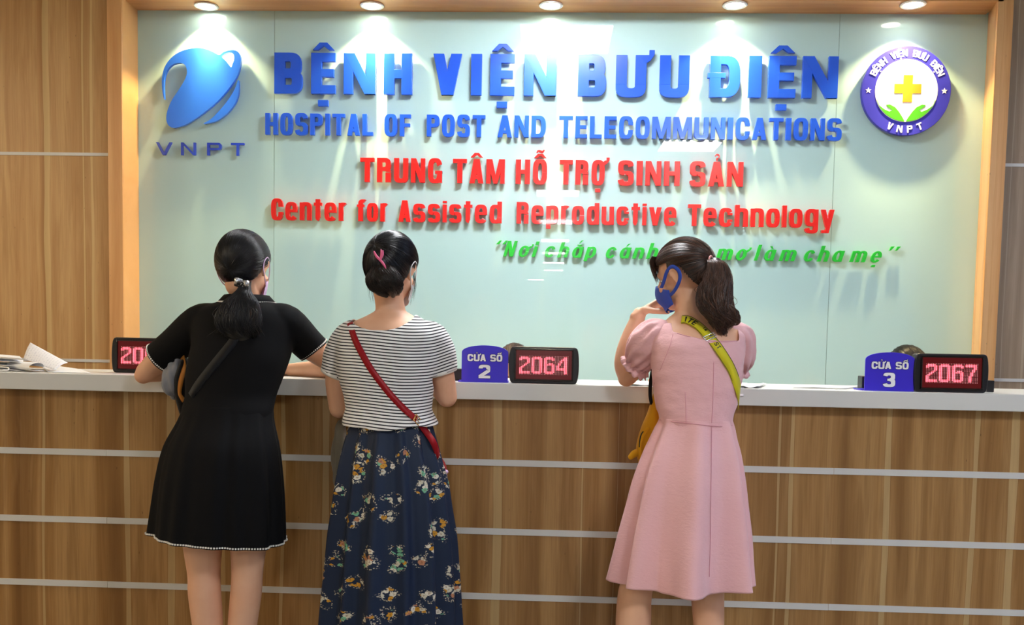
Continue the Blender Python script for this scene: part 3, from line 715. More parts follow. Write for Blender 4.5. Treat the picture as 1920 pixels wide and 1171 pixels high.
# papers
def sheet(nm, quad, th, curl, m, label, cat, lines=False, group=None, n=12):
    """curved sheet from four world corners (a b c d), lifted by curl(u,v)"""
    a,b,c,d = [Vector(q) for q in quad]; bm = NB(); top = {}; bot = {}
    for i in range(n+1):
        for j in range(n+1):
            u, v = i/n, j/n; p = (a*(1-u)+b*u)*(1-v)+(d*(1-u)+c*u)*v; p = p + Vector((0,0,1))*curl(u,v)
            top[i,j] = bm.verts.new(p+Vector((0,0,th))); bot[i,j] = bm.verts.new(p)
    for i in range(n):
        for j in range(n):
            bm.faces.new((top[i,j],top[i+1,j],top[i+1,j+1],top[i,j+1])); bm.faces.new((bot[i,j],bot[i,j+1],bot[i+1,j+1],bot[i+1,j]))
    for k in range(n):
        bm.faces.new((top[k,0],bot[k,0],bot[k+1,0],top[k+1,0])); bm.faces.new((top[k,n],top[k+1,n],bot[k+1,n],bot[k,n]))
        bm.faces.new((top[0,k],top[0,k+1],bot[0,k+1],bot[0,k])); bm.faces.new((top[n,k],bot[n,k],bot[n,k+1],top[n,k+1]))
    return obj(nm, bm, m, smooth=True, label=label, cat=cat, group=group)
mat('printed_paper', 'e8e8ec', .6); t = NT(MATS['printed_paper'])
uvp = t.sep(t.coord('Generated')); ln = t.math('FRACT', t.math('MULTIPLY', uvp[0], 16)); 
lm = t.math('MULTIPLY', t.math('LESS_THAN', ln, .35), t.math('GREATER_THAN', t.noise(t.comb(t.math('MULTIPLY',uvp[1],30), t.math('FLOOR',t.math('MULTIPLY',uvp[0],16)), 0), 1, 1), .52))
t.l(t.mix(t.math('MULTIPLY', lm, .35), lin('e8e8ec'), lin('8f95b4')), t.b.inputs['Base Color'])
def L(px, Y): return P(px,690,Y).x
z = LZ+.001
sheet('document', [(L(90,.05),.05,z),(L(170,.05),.05,z),(L(150,.3),.30,z),(L(72,.3),.30,z)], .0006, lambda u,v: .02*v*(1-u), 'paper', 'flat white sheet lying on the ledge under the leaning papers', 'paper')
a_, b_, c_, d_ = P(104,694,.05), P(44,672,.16), P(57,642,.22), P(127,680,.12)
sheet('document', [tuple(a_),tuple(b_),tuple(c_),tuple(d_)], .0008, lambda u,v: .006*math.sin(v*PI), 'printed_paper', 'propped printed form leaning up at a slant on the left ledge', 'paper')
bm = NB(); c0 = P(88,680,.12)
q = [(c0.x-.05+.13*i/10, .07+.0*i) for i in range(11)]
A = [(c0.x+.022*math.cos(t_)*(1+.15*t_), LZ+.019+.016*math.sin(t_)) for t_ in [2*PI*i/24 for i in range(22)]]
B = [(x*.98+c0.x*.02, (zz-LZ-.019)*.95+LZ+.019) for x, zz in A]
ribbon(bm, A, B, .06, .24); bmesh.ops.rotate(bm, verts=bm.verts[:], cent=(c0.x,.06,LZ), matrix=Matrix.Rotation(math.radians(55),3,'Z'))
obj('rolled_document', bm, 'paper', smooth=False, label='loosely rolled white sheet under the leaning form', cat='paper')
for k in range(4):
    sheet('document', [(L(-90,.06),.06+.01*k,z+.012*k),(L(48-4*k,.08),.07+.01*k,z+.012*k),(L(58-7*k,.32),.32,z+.012*k),(L(-90,.32),.32,z+.012*k)], .0008, lambda u,v,k=k: .003*k+.006*u*(1-u)*4, 'paper' if k%2 else 'printed_paper',
          ['bottom white sheet of the pile at the left end of the ledge','second white sheet from the bottom of the left pile','third white sheet of the left pile, just under its top sheet','topmost white sheet of the pile at the left end of the ledge'][k], 'paper', group='pile of papers at the left end')
bm = NB(); tube(bm, [P(-30,693,.02),P(10,694,.02),P(16,691,.03),P(10,688,.04),P(-30,687,.05)], .0022, 8); obj('cable', bm, 'lamp_white', smooth=True, label='white looped cable at the far left of the ledge', cat='cable')
sheet('document', [(L(1170,.02),.015,z),(L(1245,.02),.015,z),(L(1250,.2),.22,z),(L(1190,.2),.22,z)], .003, lambda u,v: .004*math.sin(u*6+v*3)**2, 'paper', 'small stack of forms under the raised elbow of the woman in pink', 'paper')
sheet('document', [(L(1378,.02),.01,z),(L(1425,.02),.02,z),(L(1440,.2),.22,z),(L(1378,.2),.22,z)], .002, lambda u,v: .006*math.sin(u*5)**2, 'printed_paper', 'white form on the ledge right of the woman in pink', 'paper')
sheet('document', [(L(1388,.0),-.004,z-.028),(L(1396,.0),-.004,z-.028),(L(1396,.03),.03,z+.002),(L(1386,.03),.03,z+.002)], .001, lambda u,v: .012*v*(1-v)*3, 'mask_white', 'white paper slip hanging over the ledge edge by the pink dress', 'paper', n=6)
sheet('document', [(L(1480,.16),.1,z),(L(1580,.16),.1,z),(L(1610,.3),.26,z),(L(1500,.3),.28,z)], .0008, lambda u,v: .002*math.sin(u*4)**2, 'paper', 'flat white sheet on the ledge left of the window 3 sign', 'paper')

# ------------------------------------------------------------------ people
from mathutils.bvhtree import BVHTree
def sil(bm, rows, off=0., seg=56, n=6, e=2.15, fold=None):
    """torso loft: rows of (pixel y, left x, right x, depth, half depth)"""
    q = []
    for py, xl, xr, Y, ry in rows:
        a, b = P(xl,py,Y), P(xr,py,Y); q.append(((a.x+b.x)/2, Y, (a.z+b.z)/2, (b.x-a.x)/2, ry))
    pos = catmull([(a,b,c) for a,b,c,_,_ in q], n); rad = catmull([(d,e_,0) for _,_,_,d,e_ in q], n)
    rings = []
    for p, r in zip(pos, rad):
        ring = []
        for k in range(seg):
            t = 2*PI*k/seg; c, s = math.cos(t), math.sin(t)
            ring.append(bm.verts.new((p.x+(r.x+off)*math.copysign(abs(c)**(2/e),c), p.y+(r.y+off)*math.copysign(abs(s)**(2/e),s), p.z)))
        rings.append(ring)
    for A, B in zip(rings, rings[1:]):
        for i in range(seg): bm.faces.new((A[i],A[(i+1)%seg],B[(i+1)%seg],B[i]))
    bm.faces.new(rings[0]); bm.faces.new(rings[-1][::-1])
def skirt(bm, rows, folds, hem=None, seg=220, n=7, th=.003, uvw=None, e=2.1, pw=1.3):
    """open pleated shell; folds = [(count, amplitude, phase)] growing towards the hem"""
    q = []
    for py, xl, xr, Y, ry in rows:
        a, b = P(xl,py,Y), P(xr,py,Y); q.append(((a.x+b.x)/2, Y, (a.z+b.z)/2, (b.x-a.x)/2, ry))
    pos = catmull([(a,b,c) for a,b,c,_,_ in q], n); rad = catmull([(d,e_,0) for _,_,_,d,e_ in q], n)
    N = len(pos); O = []; I = []
    for j, (p, r) in enumerate(zip(pos, rad)):
        u = j/(N-1); ro = []; ri = []
        for k in range(seg):
            t = 2*PI*k/seg; c, s = math.cos(t), math.sin(t)
            f = sum(a*(.25+u**pw)*math.cos(kk*t+ph+.6*math.sin(2*t+ph)+.5*u*math.sin(ph*7)) for kk, a, ph in folds)*min(1,u*6)
            f += .004*u*noise.noise(Vector((c*4,s*4,p.z*5)))
            dx, dy = math.copysign(abs(c)**(2/e),c), math.copysign(abs(s)**(2/e),s)
            dz = hem(c,s)*u if hem else 0
            for L_, o in ((ro,0),(ri,-th)): L_.append(bm.verts.new((p.x+(r.x+f+o)*dx, p.y+(r.y+f+o)*dy, p.z+dz)))
        O.append(ro); I.append(ri)
    uvl = bm.loops.layers.uv.verify() if uvw else None
    circ = uvw
    for j in range(N-1):
        for i in range(seg):
            i2 = (i+1)%seg
            f = bm.faces.new((O[j][i],O[j][i2],O[j+1][i2],O[j+1][i])); bm.faces.new((I[j][i],I[j+1][i],I[j+1][i2],I[j][i2]))
            if uvw:
                for l, (jj, ii) in zip(f.loops, ((j,i),(j,i+1),(j+1,i+1),(j+1,i))):
                    w_ = .75+.25*jj/N
                    l[uvl].uv = (5+(ii/seg-.75)*circ*w_, O[jj][0].co.z)
    for i in range(seg):
        i2 = (i+1)%seg
        bm.faces.new((O[-1][i],O[-1][i2],I[-1][i2],I[-1][i])); bm.faces.new((O[0][i],I[0][i],I[0][i2],O[0][i2]))
    return [v.co.copy() for v in O[-1]]
def head_matrix(c, yaw, pitch, roll=0, s=1.0):
    return Matrix.Translation(c) @ Matrix.Rotation(math.radians(yaw),4,'Z') @ Matrix.Rotation(math.radians(-pitch),4,'X') @ Matrix.Rotation(math.radians(roll),4,'Y') @ Matrix.Scale(s,4)
def head(bm, M):
    """skull, jaw, nose, lips, brow, ears; face looks along local +y"""
    ellipsoid(bm, (0,-.008,.022), (.073,.092,.088), M)
    ellipsoid(bm, (0,.030,-.035), (.058,.060,.068), M)
    ellipsoid(bm, (0,.055,-.078), (.030,.034,.026), M)
    ellipsoid(bm, (0,.073,.020), (.045,.012,.016), M)
    def T(p): return M @ Vector(p)
    k = M.to_scale()[0]
    tube(bm, [T((0,.085,.012)),T((0,.098,-.012)),T((0,.105,-.028))], [.007*k,.009*k,.012*k], 8)
    ellipsoid(bm, (-.010,.095,-.030), (.007,.008,.006), M, 10, 8); ellipsoid(bm, (.010,.095,-.030), (.007,.008,.006), M, 10, 8)
    ellipsoid(bm, (0,.090,-.050), (.021,.008,.005), M, 12, 8); ellipsoid(bm, (0,.088,-.059), (.017,.008,.006), M, 12, 8)
    for s in (-1,1):
        ellipsoid(bm, (s*.040,.058,-.028), (.022,.022,.022), M, 14, 10)
        E = M @ Matrix.Translation((s*.077,-.006,-.006)) @ Matrix.Rotation(s*math.radians(-28),4,'Z') @ Matrix.Rotation(math.radians(-12),4,'X')
        tube(bm, [E@Vector(p) for p in ((0,.010,.012),(s*.004,.004,.026),(s*.008,-.010,.024),(s*.009,-.014,.006),(s*.005,-.008,-.014),(s*.001,.002,-.024))], [.0045*k,.0045*k,.0045*k,.0045*k,.005*k,.0065*k], 8)
        ellipsoid(bm, (s*.001,-.001,.002), (.005,.012,.020), E, 10, 8)
def face_details(root, M, mask):
    k = M.to_scale()[0]
    for s in (-1,1):
        e = NB(); ellipsoid(e, (s*.031,.0635,.0), (.012,.009,.0055), M, 14, 10); ey = obj('eye', e, 'eye_white', root, smooth=True)
        e = NB(); ellipsoid(e, (s*.031,.0712,-.001), (.005,.003,.0045), M, 10, 8); obj('iris', e, 'eye_dark', ey, smooth=True)
        e = NB(); tube(e, [M@Vector((s*.014,.088,.026)),M@Vector((s*.030,.085,.031)),M@Vector((s*.047,.072,.026))], [.0016,.0022,.001], 6); obj('eyebrow', e, 'hair_black', root, smooth=True)
    if not mask: return
    bm = NB(); nU, nV = 22, 10; G = {}
    for i in range(nU+1):
        for j in range(nV+1):
            u = -1+2*i/nU; v = j/nV
            zt = -.006-.034*abs(u)**1.5; zb = -.106+.018*abs(u)**1.6
            z = zt+(zb-zt)*v
            a = math.radians(78*u)
            rx, ry = .068-.12*max(0,-.045-z)**1, .082-.35*max(0,-.065-z)
            bul = .018*math.exp(-(u*2.6)**2)*math.sin(PI*min(1,v*1.15+.1))+.010
            x = (rx+.002)*math.sin(a); y = .012+(ry+bul)*math.cos(a)
            for q, o in ((0,0),(1,-.0016)): G[i,j,q] = bm.verts.new(M@Vector((x*(1+o*8),y+o,z)))
    for i in range(nU):
        for j in range(nV):
            bm.faces.new((G[i,j,0],G[i+1,j,0],G[i+1,j+1,0],G[i,j+1,0])); bm.faces.new((G[i,j,1],G[i,j+1,1],G[i+1,j+1,1],G[i+1,j,1]))
    for i in range(nU):
        for j in (0,nV): bm.faces.new((G[i,j,0],G[i,j,1],G[i+1,j,1],G[i+1,j,0]))
    for j in range(nV):
        for i in (0,nU): bm.faces.new((G[i,j,0],G[i,j+1,0],G[i,j+1,1],G[i,j,1]))
    mk = obj('face_mask', bm, mask[0], root, smooth=True)
    for s in (-1,1):
        bm = NB(); r = mask[1]
        pts = [(s*.056,.066,-.026),(s*.071,.042,-.010),(s*.082,.014,.020),(s*.087,-.012,.030),(s*.086,-.030,.010),(s*.084,-.028,-.014),(s*.082,-.012,-.034),(s*.076,.010,-.050),(s*.068,.030,-.056)]
        tube(bm, [M@Vector(p) for p in pts], [(r,.0016)]*9 if r > .003 else r, 8, ref=tuple((M.to_3x3()@Vector((s,-.15,0))).normalized()))
        obj('ear_loop', bm, mask[0], mk, smooth=True)
def strands(name, paths, m, parent, seg=3, **kw):
    """many tapering hair strands in one mesh. paths: list of (points, radius, tint)"""
    V = []; Fc = []; tn = []
    for pts, r, tint in paths:
        n = len(pts); base = len(V)
        for i, p in enumerate(pts):
            d = (pts[min(i+1,n-1)]-pts[max(i-1,0)]).normalized()
            a = d.orthogonal().normalized() if i == 0 else (a - d*a.dot(d)).normalized()
            b = d.cross(a); rr = r*min(1, .35+i*.35)*min(1, .25+(n-1-i)*.3)
            for k in range(seg):
                V.append(p+a*rr*math.cos(2*PI*k/seg)+b*rr*math.sin(2*PI*k/seg)); tn.append(tint)
        for i in range(n-1):
            for k in range(seg):
                k2 = (k+1)%seg; Fc.append((base+i*seg+k, base+i*seg+k2, base+(i+1)*seg+k2, base+(i+1)*seg+k))
    me = bpy.data.meshes.new(name); me.from_pydata(V, [], Fc)
    at = me.attributes.new('tint','FLOAT','POINT'); at.data.foreach_set('value', tn)
    return obj(name, me, m, parent, smooth=True, **kw)
HR = Vector((.083,.104,.101)); HC = Vector((0,-.008,.020))
def hair_keep(p):     # local head coordinates: where hair grows
    q = p-HC
    if q.z < -.088+.25*max(0,q.y+.05): return False
    return q.y < .050+.75*(q.z-.035) and not (q.z < -.012 and q.y > -.022)
def hair_cap(root, M, m, gather, n=520, lift=.012, name='hair', keep=hair_keep, rs=.0008):
    """combed-back hair: a cap over the skull and strands running to the gather point"""
    rnd = random.Random(5)
    bm = NB(); bmesh.ops.create_uvsphere(bm, u_segments=140, v_segments=90, radius=1)
    for v in bm.verts: v.co = Vector((v.co.x*HR.x, v.co.y*HR.y, v.co.z*HR.z))+HC
    bmesh.ops.delete(bm, geom=[f for f in bm.faces if not keep(f.calc_center_median())], context='FACES')
    bmesh.ops.transform(bm, matrix=M, verts=bm.verts)
    me = bpy.data.meshes.new(name); bmesh.ops.recalc_face_normals(bm, faces=bm.faces); bm.to_mesh(me); bm.free()
    h = obj(name, me, m, root, smooth=True); so = h.modifiers.new('s','SOLIDIFY'); so.thickness = -.006; so.offset = 0
    g = Vector(gather).normalized(); paths = []; tries = 0
    while len(paths) < n and tries < n*30:
        tries += 1
        d = Vector((rnd.gauss(0,1), rnd.gauss(0,1), rnd.gauss(0,1))).normalized()
        p = Vector((d.x*HR.x,d.y*HR.y,d.z*HR.z))+HC
        if not keep(p): continue
        ang = d.angle(g)
        # push the root outwards along the same meridian until the hairline
        ax = g.cross(d)
        if ax.length < 1e-4: continue
        ax.normalize(); a = ang
        while a < 2.7:
            dd = Matrix.Rotation(a+.04,3,ax) @ g; pp = Vector((dd.x*HR.x,dd.y*HR.y,dd.z*HR.z))+HC
            if not keep(pp): break
            a += .04
        if rnd.random() < .35: a = ang
        k = max(6, int(a*7)); L_ = lift*(.15+.5*rnd.random()); pts = []; sw = rnd.gauss(0,.03)
        for i in range(k+1):
            u = i/k; dd = Matrix.Rotation(a*(1-u),3,ax) @ g
            dd = Matrix.Rotation(sw*math.sin(PI*u),3,g) @ dd
            h_ = 1+ (L_*(.3+.7*math.sin(PI*min(1,u*.8+.1))))/.1
            pts.append(M@(Vector((dd.x*HR.x*h_,dd.y*HR.y*h_,dd.z*HR.z*h_))+HC))
        paths.append((pts, rs*(.7+.6*rnd.random()), rnd.random()**2))
    strands('hair_strands', paths, m, h)
    return h, M@(Vector((g.x*HR.x,g.y*HR.y,g.z*HR.z))*1.06+HC)
def tail(parent, m, path, rad, n=260, wav=.004, name='ponytail', core=.8, seedv=3, curl=0, rs=.0008):
    """bundle of strands along a path; rad = (x,y) half widths"""
    rnd = random.Random(seedv); q = catmull([tuple(p) for p in path], 6); rq = catmull([(a,b,0) for a,b in rad], 6)
    bm = NB(); tube(bm, path, [(a*core*(.25 if i == 0 else .8 if i == 1 else 1),b*core*(.25 if i == 0 else .8 if i == 1 else 1)) for i, (a,b) in enumerate(rad)], 20, 6)
    o = obj(name, bm, m, parent, smooth=True)
    paths = []
    for _ in range(n):
        rho = math.sqrt(.74+.32*rnd.random()); th = rnd.random()*2*PI; ph = rnd.random()*6; fr = rnd.uniform(1.5,3.5); pts = []
        e_ = int(len(q)*rnd.uniform(.72,1)); s_ = 0
        for i in range(s_, max(e_,5)):
            u = i/len(q); r = rq[i]; w_ = wav*u*2
            a2 = th+curl*u
            pts.append(q[i]+Vector((r[0]*rho*math.cos(a2)+w_*math.sin(fr*6*u+ph), r[1]*rho*math.sin(a2)+w_*math.cos(fr*5*u+ph), w_*.6*math.sin(9*u+ph))))
        paths.append((pts, rs*(.7+.7*rnd.random()), rnd.random()**1.5))
    strands('hair_strands', paths, m, o)
    return o
def hand(bm, W, d, dorsal, thumb, curls=(.35,.4,.45,.5), s=1.0, tcurl=.3, tdir=None):
    """palm, four bent fingers and a thumb; W wrist, d finger direction, dorsal normal, thumb = unit vector to the thumb side"""
    d = Vector(d).normalized(); up = Vector(dorsal); up = (up-d*up.dot(d)).normalized(); lat = Vector(thumb); lat = (lat-d*lat.dot(d)-up*lat.dot(up)).normalized()
    W = Vector(W)
    tube(bm, [W-d*.02, W+d*.02*s, W+d*.05*s, W+d*.082*s], [(.024*s,.018*s),(.031*s,.016*s),(.038*s,.0145*s),(.037*s,.012*s)], 16, 4, ref=tuple(up))
    for k in range(4):
        b = W+d*(.078-.004*abs(k-1))*s+lat*(.0285-.0188*k)*s; L_ = (.068,.076,.070,.054)[k]*s; c = curls[k]; a = c*.5; pts = [b-d*.012, b]
        p = b
        for f, add in ((.44,c),(.31,c*1.1),(.25,c*.6)):
            dd = d*math.cos(a)-up*math.sin(a)+lat*(.06*(1.5-k)*.5); p = p+dd.normalized()*L_*f; pts.append(p); a += add
        tube(bm, pts, [.0092*s,.009*s,.0084*s,.0076*s,.0062*s], 10, 4)
    b = W+d*.018*s+lat*.022*s; td = Vector(tdir).normalized() if tdir else (lat*.62+d*.75-up*.28).normalized()
    t2 = (td*math.cos(tcurl)+(d*.6-up*.5).normalized()*math.sin(tcurl)).normalized()
    tube(bm, [b, b+td*.038*s, b+td*.038*s+t2*.03*s, b+td*.038*s+t2*.056*s], [.014*s,.0115*s,.0100*s,.0075*s], 10, 4)
def leg(bm, rows, foot_yaw=0):
    """rows: (pixel y, left, right, depth); continues below to ankle and foot on the floor"""
    pts = []; rad = []
    for py, xl, xr, Y in rows:
        a, b = P(xl,py,Y), P(xr,py,Y); pts.append((a+b)/2); rad.append((b.x-a.x)/2)
    l = pts[-1]; x, y = l.x, l.y
    pts += [Vector((x,y-.01,max(.26,l.z-.08))), Vector((x,y,.14)), Vector((x,y,.06))]; rad += [rad[-1]*.92, .036, .035]
    tube(bm, pts, rad, 20, 4)
    tube(bm, [Vector((x,y-.035,.035)),Vector((x,y+.03,.045)),Vector((x+.01,y+.12,.03)),Vector((x+.012,y+.18,.02))], [(.030,.034),(.036,.042),(.043,.028),(.036,.019)], 16, 4, ref=(0,0,1))
def garment(bm, cut, m, name, root, voxel=.006, smooth=5, mod=None, **kw):
    me = bake(bm, voxel, smooth)
    b = bmesh.new(); b.from_mesh(me); bpy.data.meshes.remove(me)
    if cut:
        bmesh.ops.delete(b, geom=[f for f in b.faces if cut(f.calc_center_median())], context='FACES')
        for _ in range(6):      # even out the cut edges
            mv = {}
            for v in b.verts:
                if v.is_boundary:
                    nb = [e.other_vert(v).co for e in v.link_edges if e.is_boundary]
                    if len(nb) == 2: mv[v] = (nb[0]+nb[1]+v.co*2)/4
            for v, c in mv.items(): v.co = c
    if mod:
        b.normal_update()
        for v in b.verts: v.co = v.co + mod(v.co, v.normal)
    me = bpy.data.meshes.new(name); b.to_mesh(me); b.free()
    o = obj(name, me, m, root, smooth=True, **kw)
    if cut: so = o.modifiers.new('s','SOLIDIFY'); so.thickness = .002; so.offset = 1
    return o
def bvh_of(objs):
    V = []; Fc = []
    for o in objs:
        off = world_loc(o); b = len(V)
        V += [v.co+off for v in o.data.vertices]; Fc += [[b+i for i in p.vertices] for p in o.data.polygons]
    return BVHTree.FromPolygons(V, Fc)
def on(bvh, px, py, lift=.003, Yd=-.2):
    d = (P(px,py,0)-CAM).normalized(); h = bvh.ray_cast(CAM, d)
    if h[0] is None: return P(px,py,Yd), Vector((0,-1,0))
    n = h[1] if h[1].dot(d) < 0 else -h[1]
    return h[0]+n*lift, n
def strap(bm, pts, nrms, wd, th=.002, n=6, flat=False):
    q = catmull([tuple(p) for p in pts], n); nq = catmull([tuple(p) for p in nrms], n); R = []
    for i, p in enumerate(q):
        d = (q[min(i+1,len(q)-1)]-q[max(i-1,0)]).normalized(); nn = nq[i].normalized(); nn = (nn-d*nn.dot(d)).normalized(); s = d.cross(nn)
        R.append([bm.verts.new(p+s*wd/2*a+nn*th/2*b) for a, b in ((-1,-1),(1,-1),(1,1),(-1,1))])
    for A, B in zip(R, R[1:]):
        for k in range(4): bm.faces.new((A[k],A[(k+1)%4],B[(k+1)%4],B[k]))
    bm.faces.new(R[0][::-1]); bm.faces.new(R[-1])
    return q, nq
def beads(bm, loop, r, step, closed=True):
    """stitched pearl-like trim along a line"""
    pts = [Vector(p) for p in loop]; 
    if closed: pts.append(pts[0])
    acc = 0
    for a, b in zip(pts, pts[1:]):
        L_ = (b-a).length
        while acc < L_:
            c = a.lerp(b, acc/L_); d = (b-a).normalized()
            bmesh.ops.create_cube(bm, size=1, matrix=Matrix.Translation(c) @ d.to_track_quat('X','Z').to_matrix().to_4x4() @ Matrix.Diagonal((step*.62,r*2,r*2,1)))
            acc += step
        acc -= L_
def edge_band(root, cen, axis, ra, rb, ref, m, nm, hgt, th=.0015, n=48, **kw):
    """thin band around a sleeve opening"""
    pass
def ring_pts(c, axis, r1, r2, ref=(0,1,0), n=64):
    ax = Vector(axis).normalized(); b = Vector(ref); b = (b-ax*b.dot(ax)).normalized(); a = b.cross(ax)
    return [Vector(c)+a*r1*math.cos(2*PI*i/n)+b*r2*math.sin(2*PI*i/n) for i in range(n)]

# ---- woman in black -------------------------------------------------------
def woman_black():
    root = empty('person', (P(430,900,-.28).x,-.28,0), label='person with black ponytail in a short black dress with white dotted trim', cat='person')
    M = head_matrix(P(458,502,-.10), -9, 14, -2, 1.03)
    T = [(562,428,496,-.115,.055),(570,405,520,-.12,.070),(580,376,546,-.13,.085),(600,362,556,-.14,.100),(640,366,546,-.16,.112),(672,360,538,-.18,.112),(705,354,526,-.20,.105),(740,354,513,-.22,.100),(770,347,507,-.245,.098),(820,338,505,-.27,.10),(880,322,510,-.285,.11),(930,325,505,-.285,.11)]
    B = NB(); head(B, M); sil(B, T, -.008)
    tube(B, [P(462,580,-.11),P(461,555,-.10),M@Vector((0,-.02,-.06))], [.052,.047,.050], 20)
    leg(B, [(940,330,420,-.285),(1000,342,419,-.285),(1030,346,415,-.285),(1075,353,412,-.285),(1110,354,413,-.29),(1171,362,417,-.29)])
    leg(B, [(940,425,515,-.285),(1000,430,504,-.285),(1030,433,498,-.285),(1075,435,492,-.285),(1110,433,490,-.29),(1171,428,481,-.29)])
    sL, eL, wL = P(374,606,-.14), P(275,697,-.065), P(358,694,.055)
    tube(B, [sL, P(318,655,-.10), eL], [.052,.045,.037], 18); tube(B, [eL, eL.lerp(wL,.35), wL], [.036,.036,.025], 18)
    ellipsoid(B, tuple(eL+Vector((-.012,0,-.012))), (.030,.032,.030))
    hand(B, wL, (.97,.20,-.02), (0,0,1), (-.4,.9,0), (.2,.2,.25,.3))
    sR, eR, wR = P(538,606,-.14), P(642,690,.06), P(545,693,.18)
    tube(B, [sR, P(586,653,-.055), eR], [.052,.045,.036], 18); tube(B, [eR, eR.lerp(wR,.35), wR], [.035,.034,.025], 18)
    hand(B, wR, (-.9,.25,-.02), (0,0,1), (.3,.9,0), (.2,.2,.25,.3))
    body = obj('body', bake(B, .0045, 4), 'skin', root, smooth=True)
    # dress : bodice with sleeves, and gathered skirt
    G = NB(); sil(G, T[:9]+[(797,348,503,-.25,.098)], .004)
    hl, hr = P(297,672,-.085), P(590,657,-.045)
    tube(G, [P(400,602,-.135), sL, P(330,645,-.105), hl, hl+(hl-sL)*.12], [.060,.061,.058,.056,.055], 24); tube(G, [P(515,602,-.135), sR, P(572,640,-.07), hr, hr+(hr-sR)*.12], [.060,.061,.057,.055,.055], 24)
    nk = P(462,566,-.11)
    aL = hl-sL; aL.y *= .3; aL.normalize(); aR = hr-sR; aR.y *= .3; aR.normalize()
    def cut(c):
        d = c-nk; ok = (d.x/.060)**2+((d.y-.01)/.075)**2 < 1 and d.z > -.022
        return ok or (c-hl).dot(aL) > 0 and (c-hl).length < .085 or (c-hr).dot(aR) > 0 and (c-hr).length < .085
    g = garment(G, cut, 'black_knit', 'dress', root)
    S = NB(); hem = skirt(S, [(758,349,510,-.235,.106),(790,339,513,-.25,.118),(840,315,523,-.275,.14),(900,301,530,-.285,.15),(950,294,533,-.285,.155),(1011,287,535,-.285,.155)],
        [(9,.004,.4),(14,.0035,2.1),(23,.002,1.),(5,.004,3)], hem=lambda c,s: .006-.014*c)
    sk = obj('skirt', S, 'black_knit', root, smooth=True)
    t_ = NB(); beads(t_, [h+Vector((0,0,.006))+(Vector((h.x,h.y,0))-Vector((root.location.x,-.285,0))).normalized()*.001 for h in hem], .0024, .0085); obj('hem_trim', t_, 'lamp_white', sk, label='white dotted stitching along the hem')
    for h_, s_, rr in ((hl,sL,.0575),(hr,sR,.0565)):
        t_ = NB(); ax = aL if h_ is hl else aR; beads(t_, ring_pts(h_-ax.normalized()*.006, ax, rr, rr*1.04), .0022, .0075); obj('cuff_trim', t_, 'lamp_white', g, label='white dotted stitching around the cuff')
    # collar standing behind the neck
    bm = NB(); C0 = nk+Vector((0,.005,-.012)); pts = []
    for i in range(41):
        a = math.radians(-215+250*i/40); pts.append((math.cos(a), math.sin(a)))
    rows = [(.056,.060,.020),(.062,.066,.036),(.074,.078,.034),(.096,.094,.010)]
    vs = [[bm.verts.new(C0+Vector((r1*c, r2*s, z))) for c, s in pts] for r1, r2, z in rows]
    for A, B_ in zip(vs, vs[1:]):
        for i in range(40): bm.faces.new((A[i],A[i+1],B_[i+1],B_[i]))
    ce = [v.co+Vector((0,0,.001)) for v in vs[-1]]
    co = obj('collar', bm, 'black_knit', root, smooth=True); so = co.modifiers.new('s','SOLIDIFY'); so.thickness = .004; so.offset = 0
    t_ = NB(); beads(t_, [c*1.0 for c in ce], .0026, .0085, False); obj('collar_trim', t_, 'lamp_white', co, label='white dotted stitching along the collar edge')
    face_details(root, M, ('mask_pink',.0018))
    h, gp_ = hair_cap(root, M, 'hair_black', (.02,-.86,-.55), 2400, .010)
    a = P(458,532,-.215)
    tail(h, 'hair_black', [a+Vector((0,.02,.01)), P(457,545,-.235), P(452,566,-.25), P(447,595,-.262), P(449,618,-.265), P(456,634,-.262)],
         [(.016,.014),(.022,.018),(.052,.028),(.070,.034),(.062,.030),(.030,.016)], 1500, .005, core=.90, curl=.5)
    rnd = random.Random(31); ps = []
    for k in range(260):
        x = rnd.gauss(0,.021); y0_ = P(449+x*500,590,-.285); w1 = rnd.gauss(0,.012)
        ps.append((catmull([y0_+Vector((0,.012,.03)), y0_+Vector((w1,-.004,0)), y0_+Vector((-w1*.6,.0,-.032)), y0_+Vector((w1+x*.3,.010,-.058-.014*rnd.random()))], 5), .0007, rnd.random()))
    strands('loose_strands', ps, 'hair_dark', h)
    bm = NB()      # silver bow clip
    for s in (-1,1):
        q = [a+Vector((s*.002,-.022,.0)), a+Vector((s*.014,-.036,.004)), a+Vector((s*.024,-.026,.0)), a+Vector((s*.014,-.016,-.004)), a+Vector((s*.002,-.020,0))]
        strap(bm, [p+Vector((0,0,-.004*s)) for p in q], [(0,-.3,1)]*5 if False else [Vector((s*.2,-1,0)),Vector((0,-1,0)),Vector((s,-.2,0)),Vector((0,1,0)),Vector((-s,0,0))], .022, .0015)
    obj('hair_clip', bm, 'metal', h, smooth=True, label='shiny silver bow clip')
    # shoulder bag : dark strap over the back, tan bag with a grey jacket stuffed behind the arm
    bag = empty('shoulder_bag', tuple(P(352,735,-.10)), label='dark shoulder bag with tan leather edges under the left arm of the woman in black', cat='bag')
    bv = bvh_of([g, sk])
    pp = [on(bv, x, y, .0035) for x, y in ((446,622),(436,642),(415,668),(393,695),(372,722),(359,742))]
    bm = NB(); strap(bm, [p for p,_ in pp], [n for _,n in pp], .030, .003); obj('strap', bm, 'strap_black', bag, smooth=True)
    bm = NB(); tube(bm, [P(346,678,-.13),P(343,705,-.12),P(345,735,-.11),P(350,765,-.11),P(352,790,-.11)], [(.012,.03),(.022,.05),(.026,.055),(.022,.05),(.01,.04)], 20, 4); obj('pouch', bm, 'strap_black', bag, smooth=True)
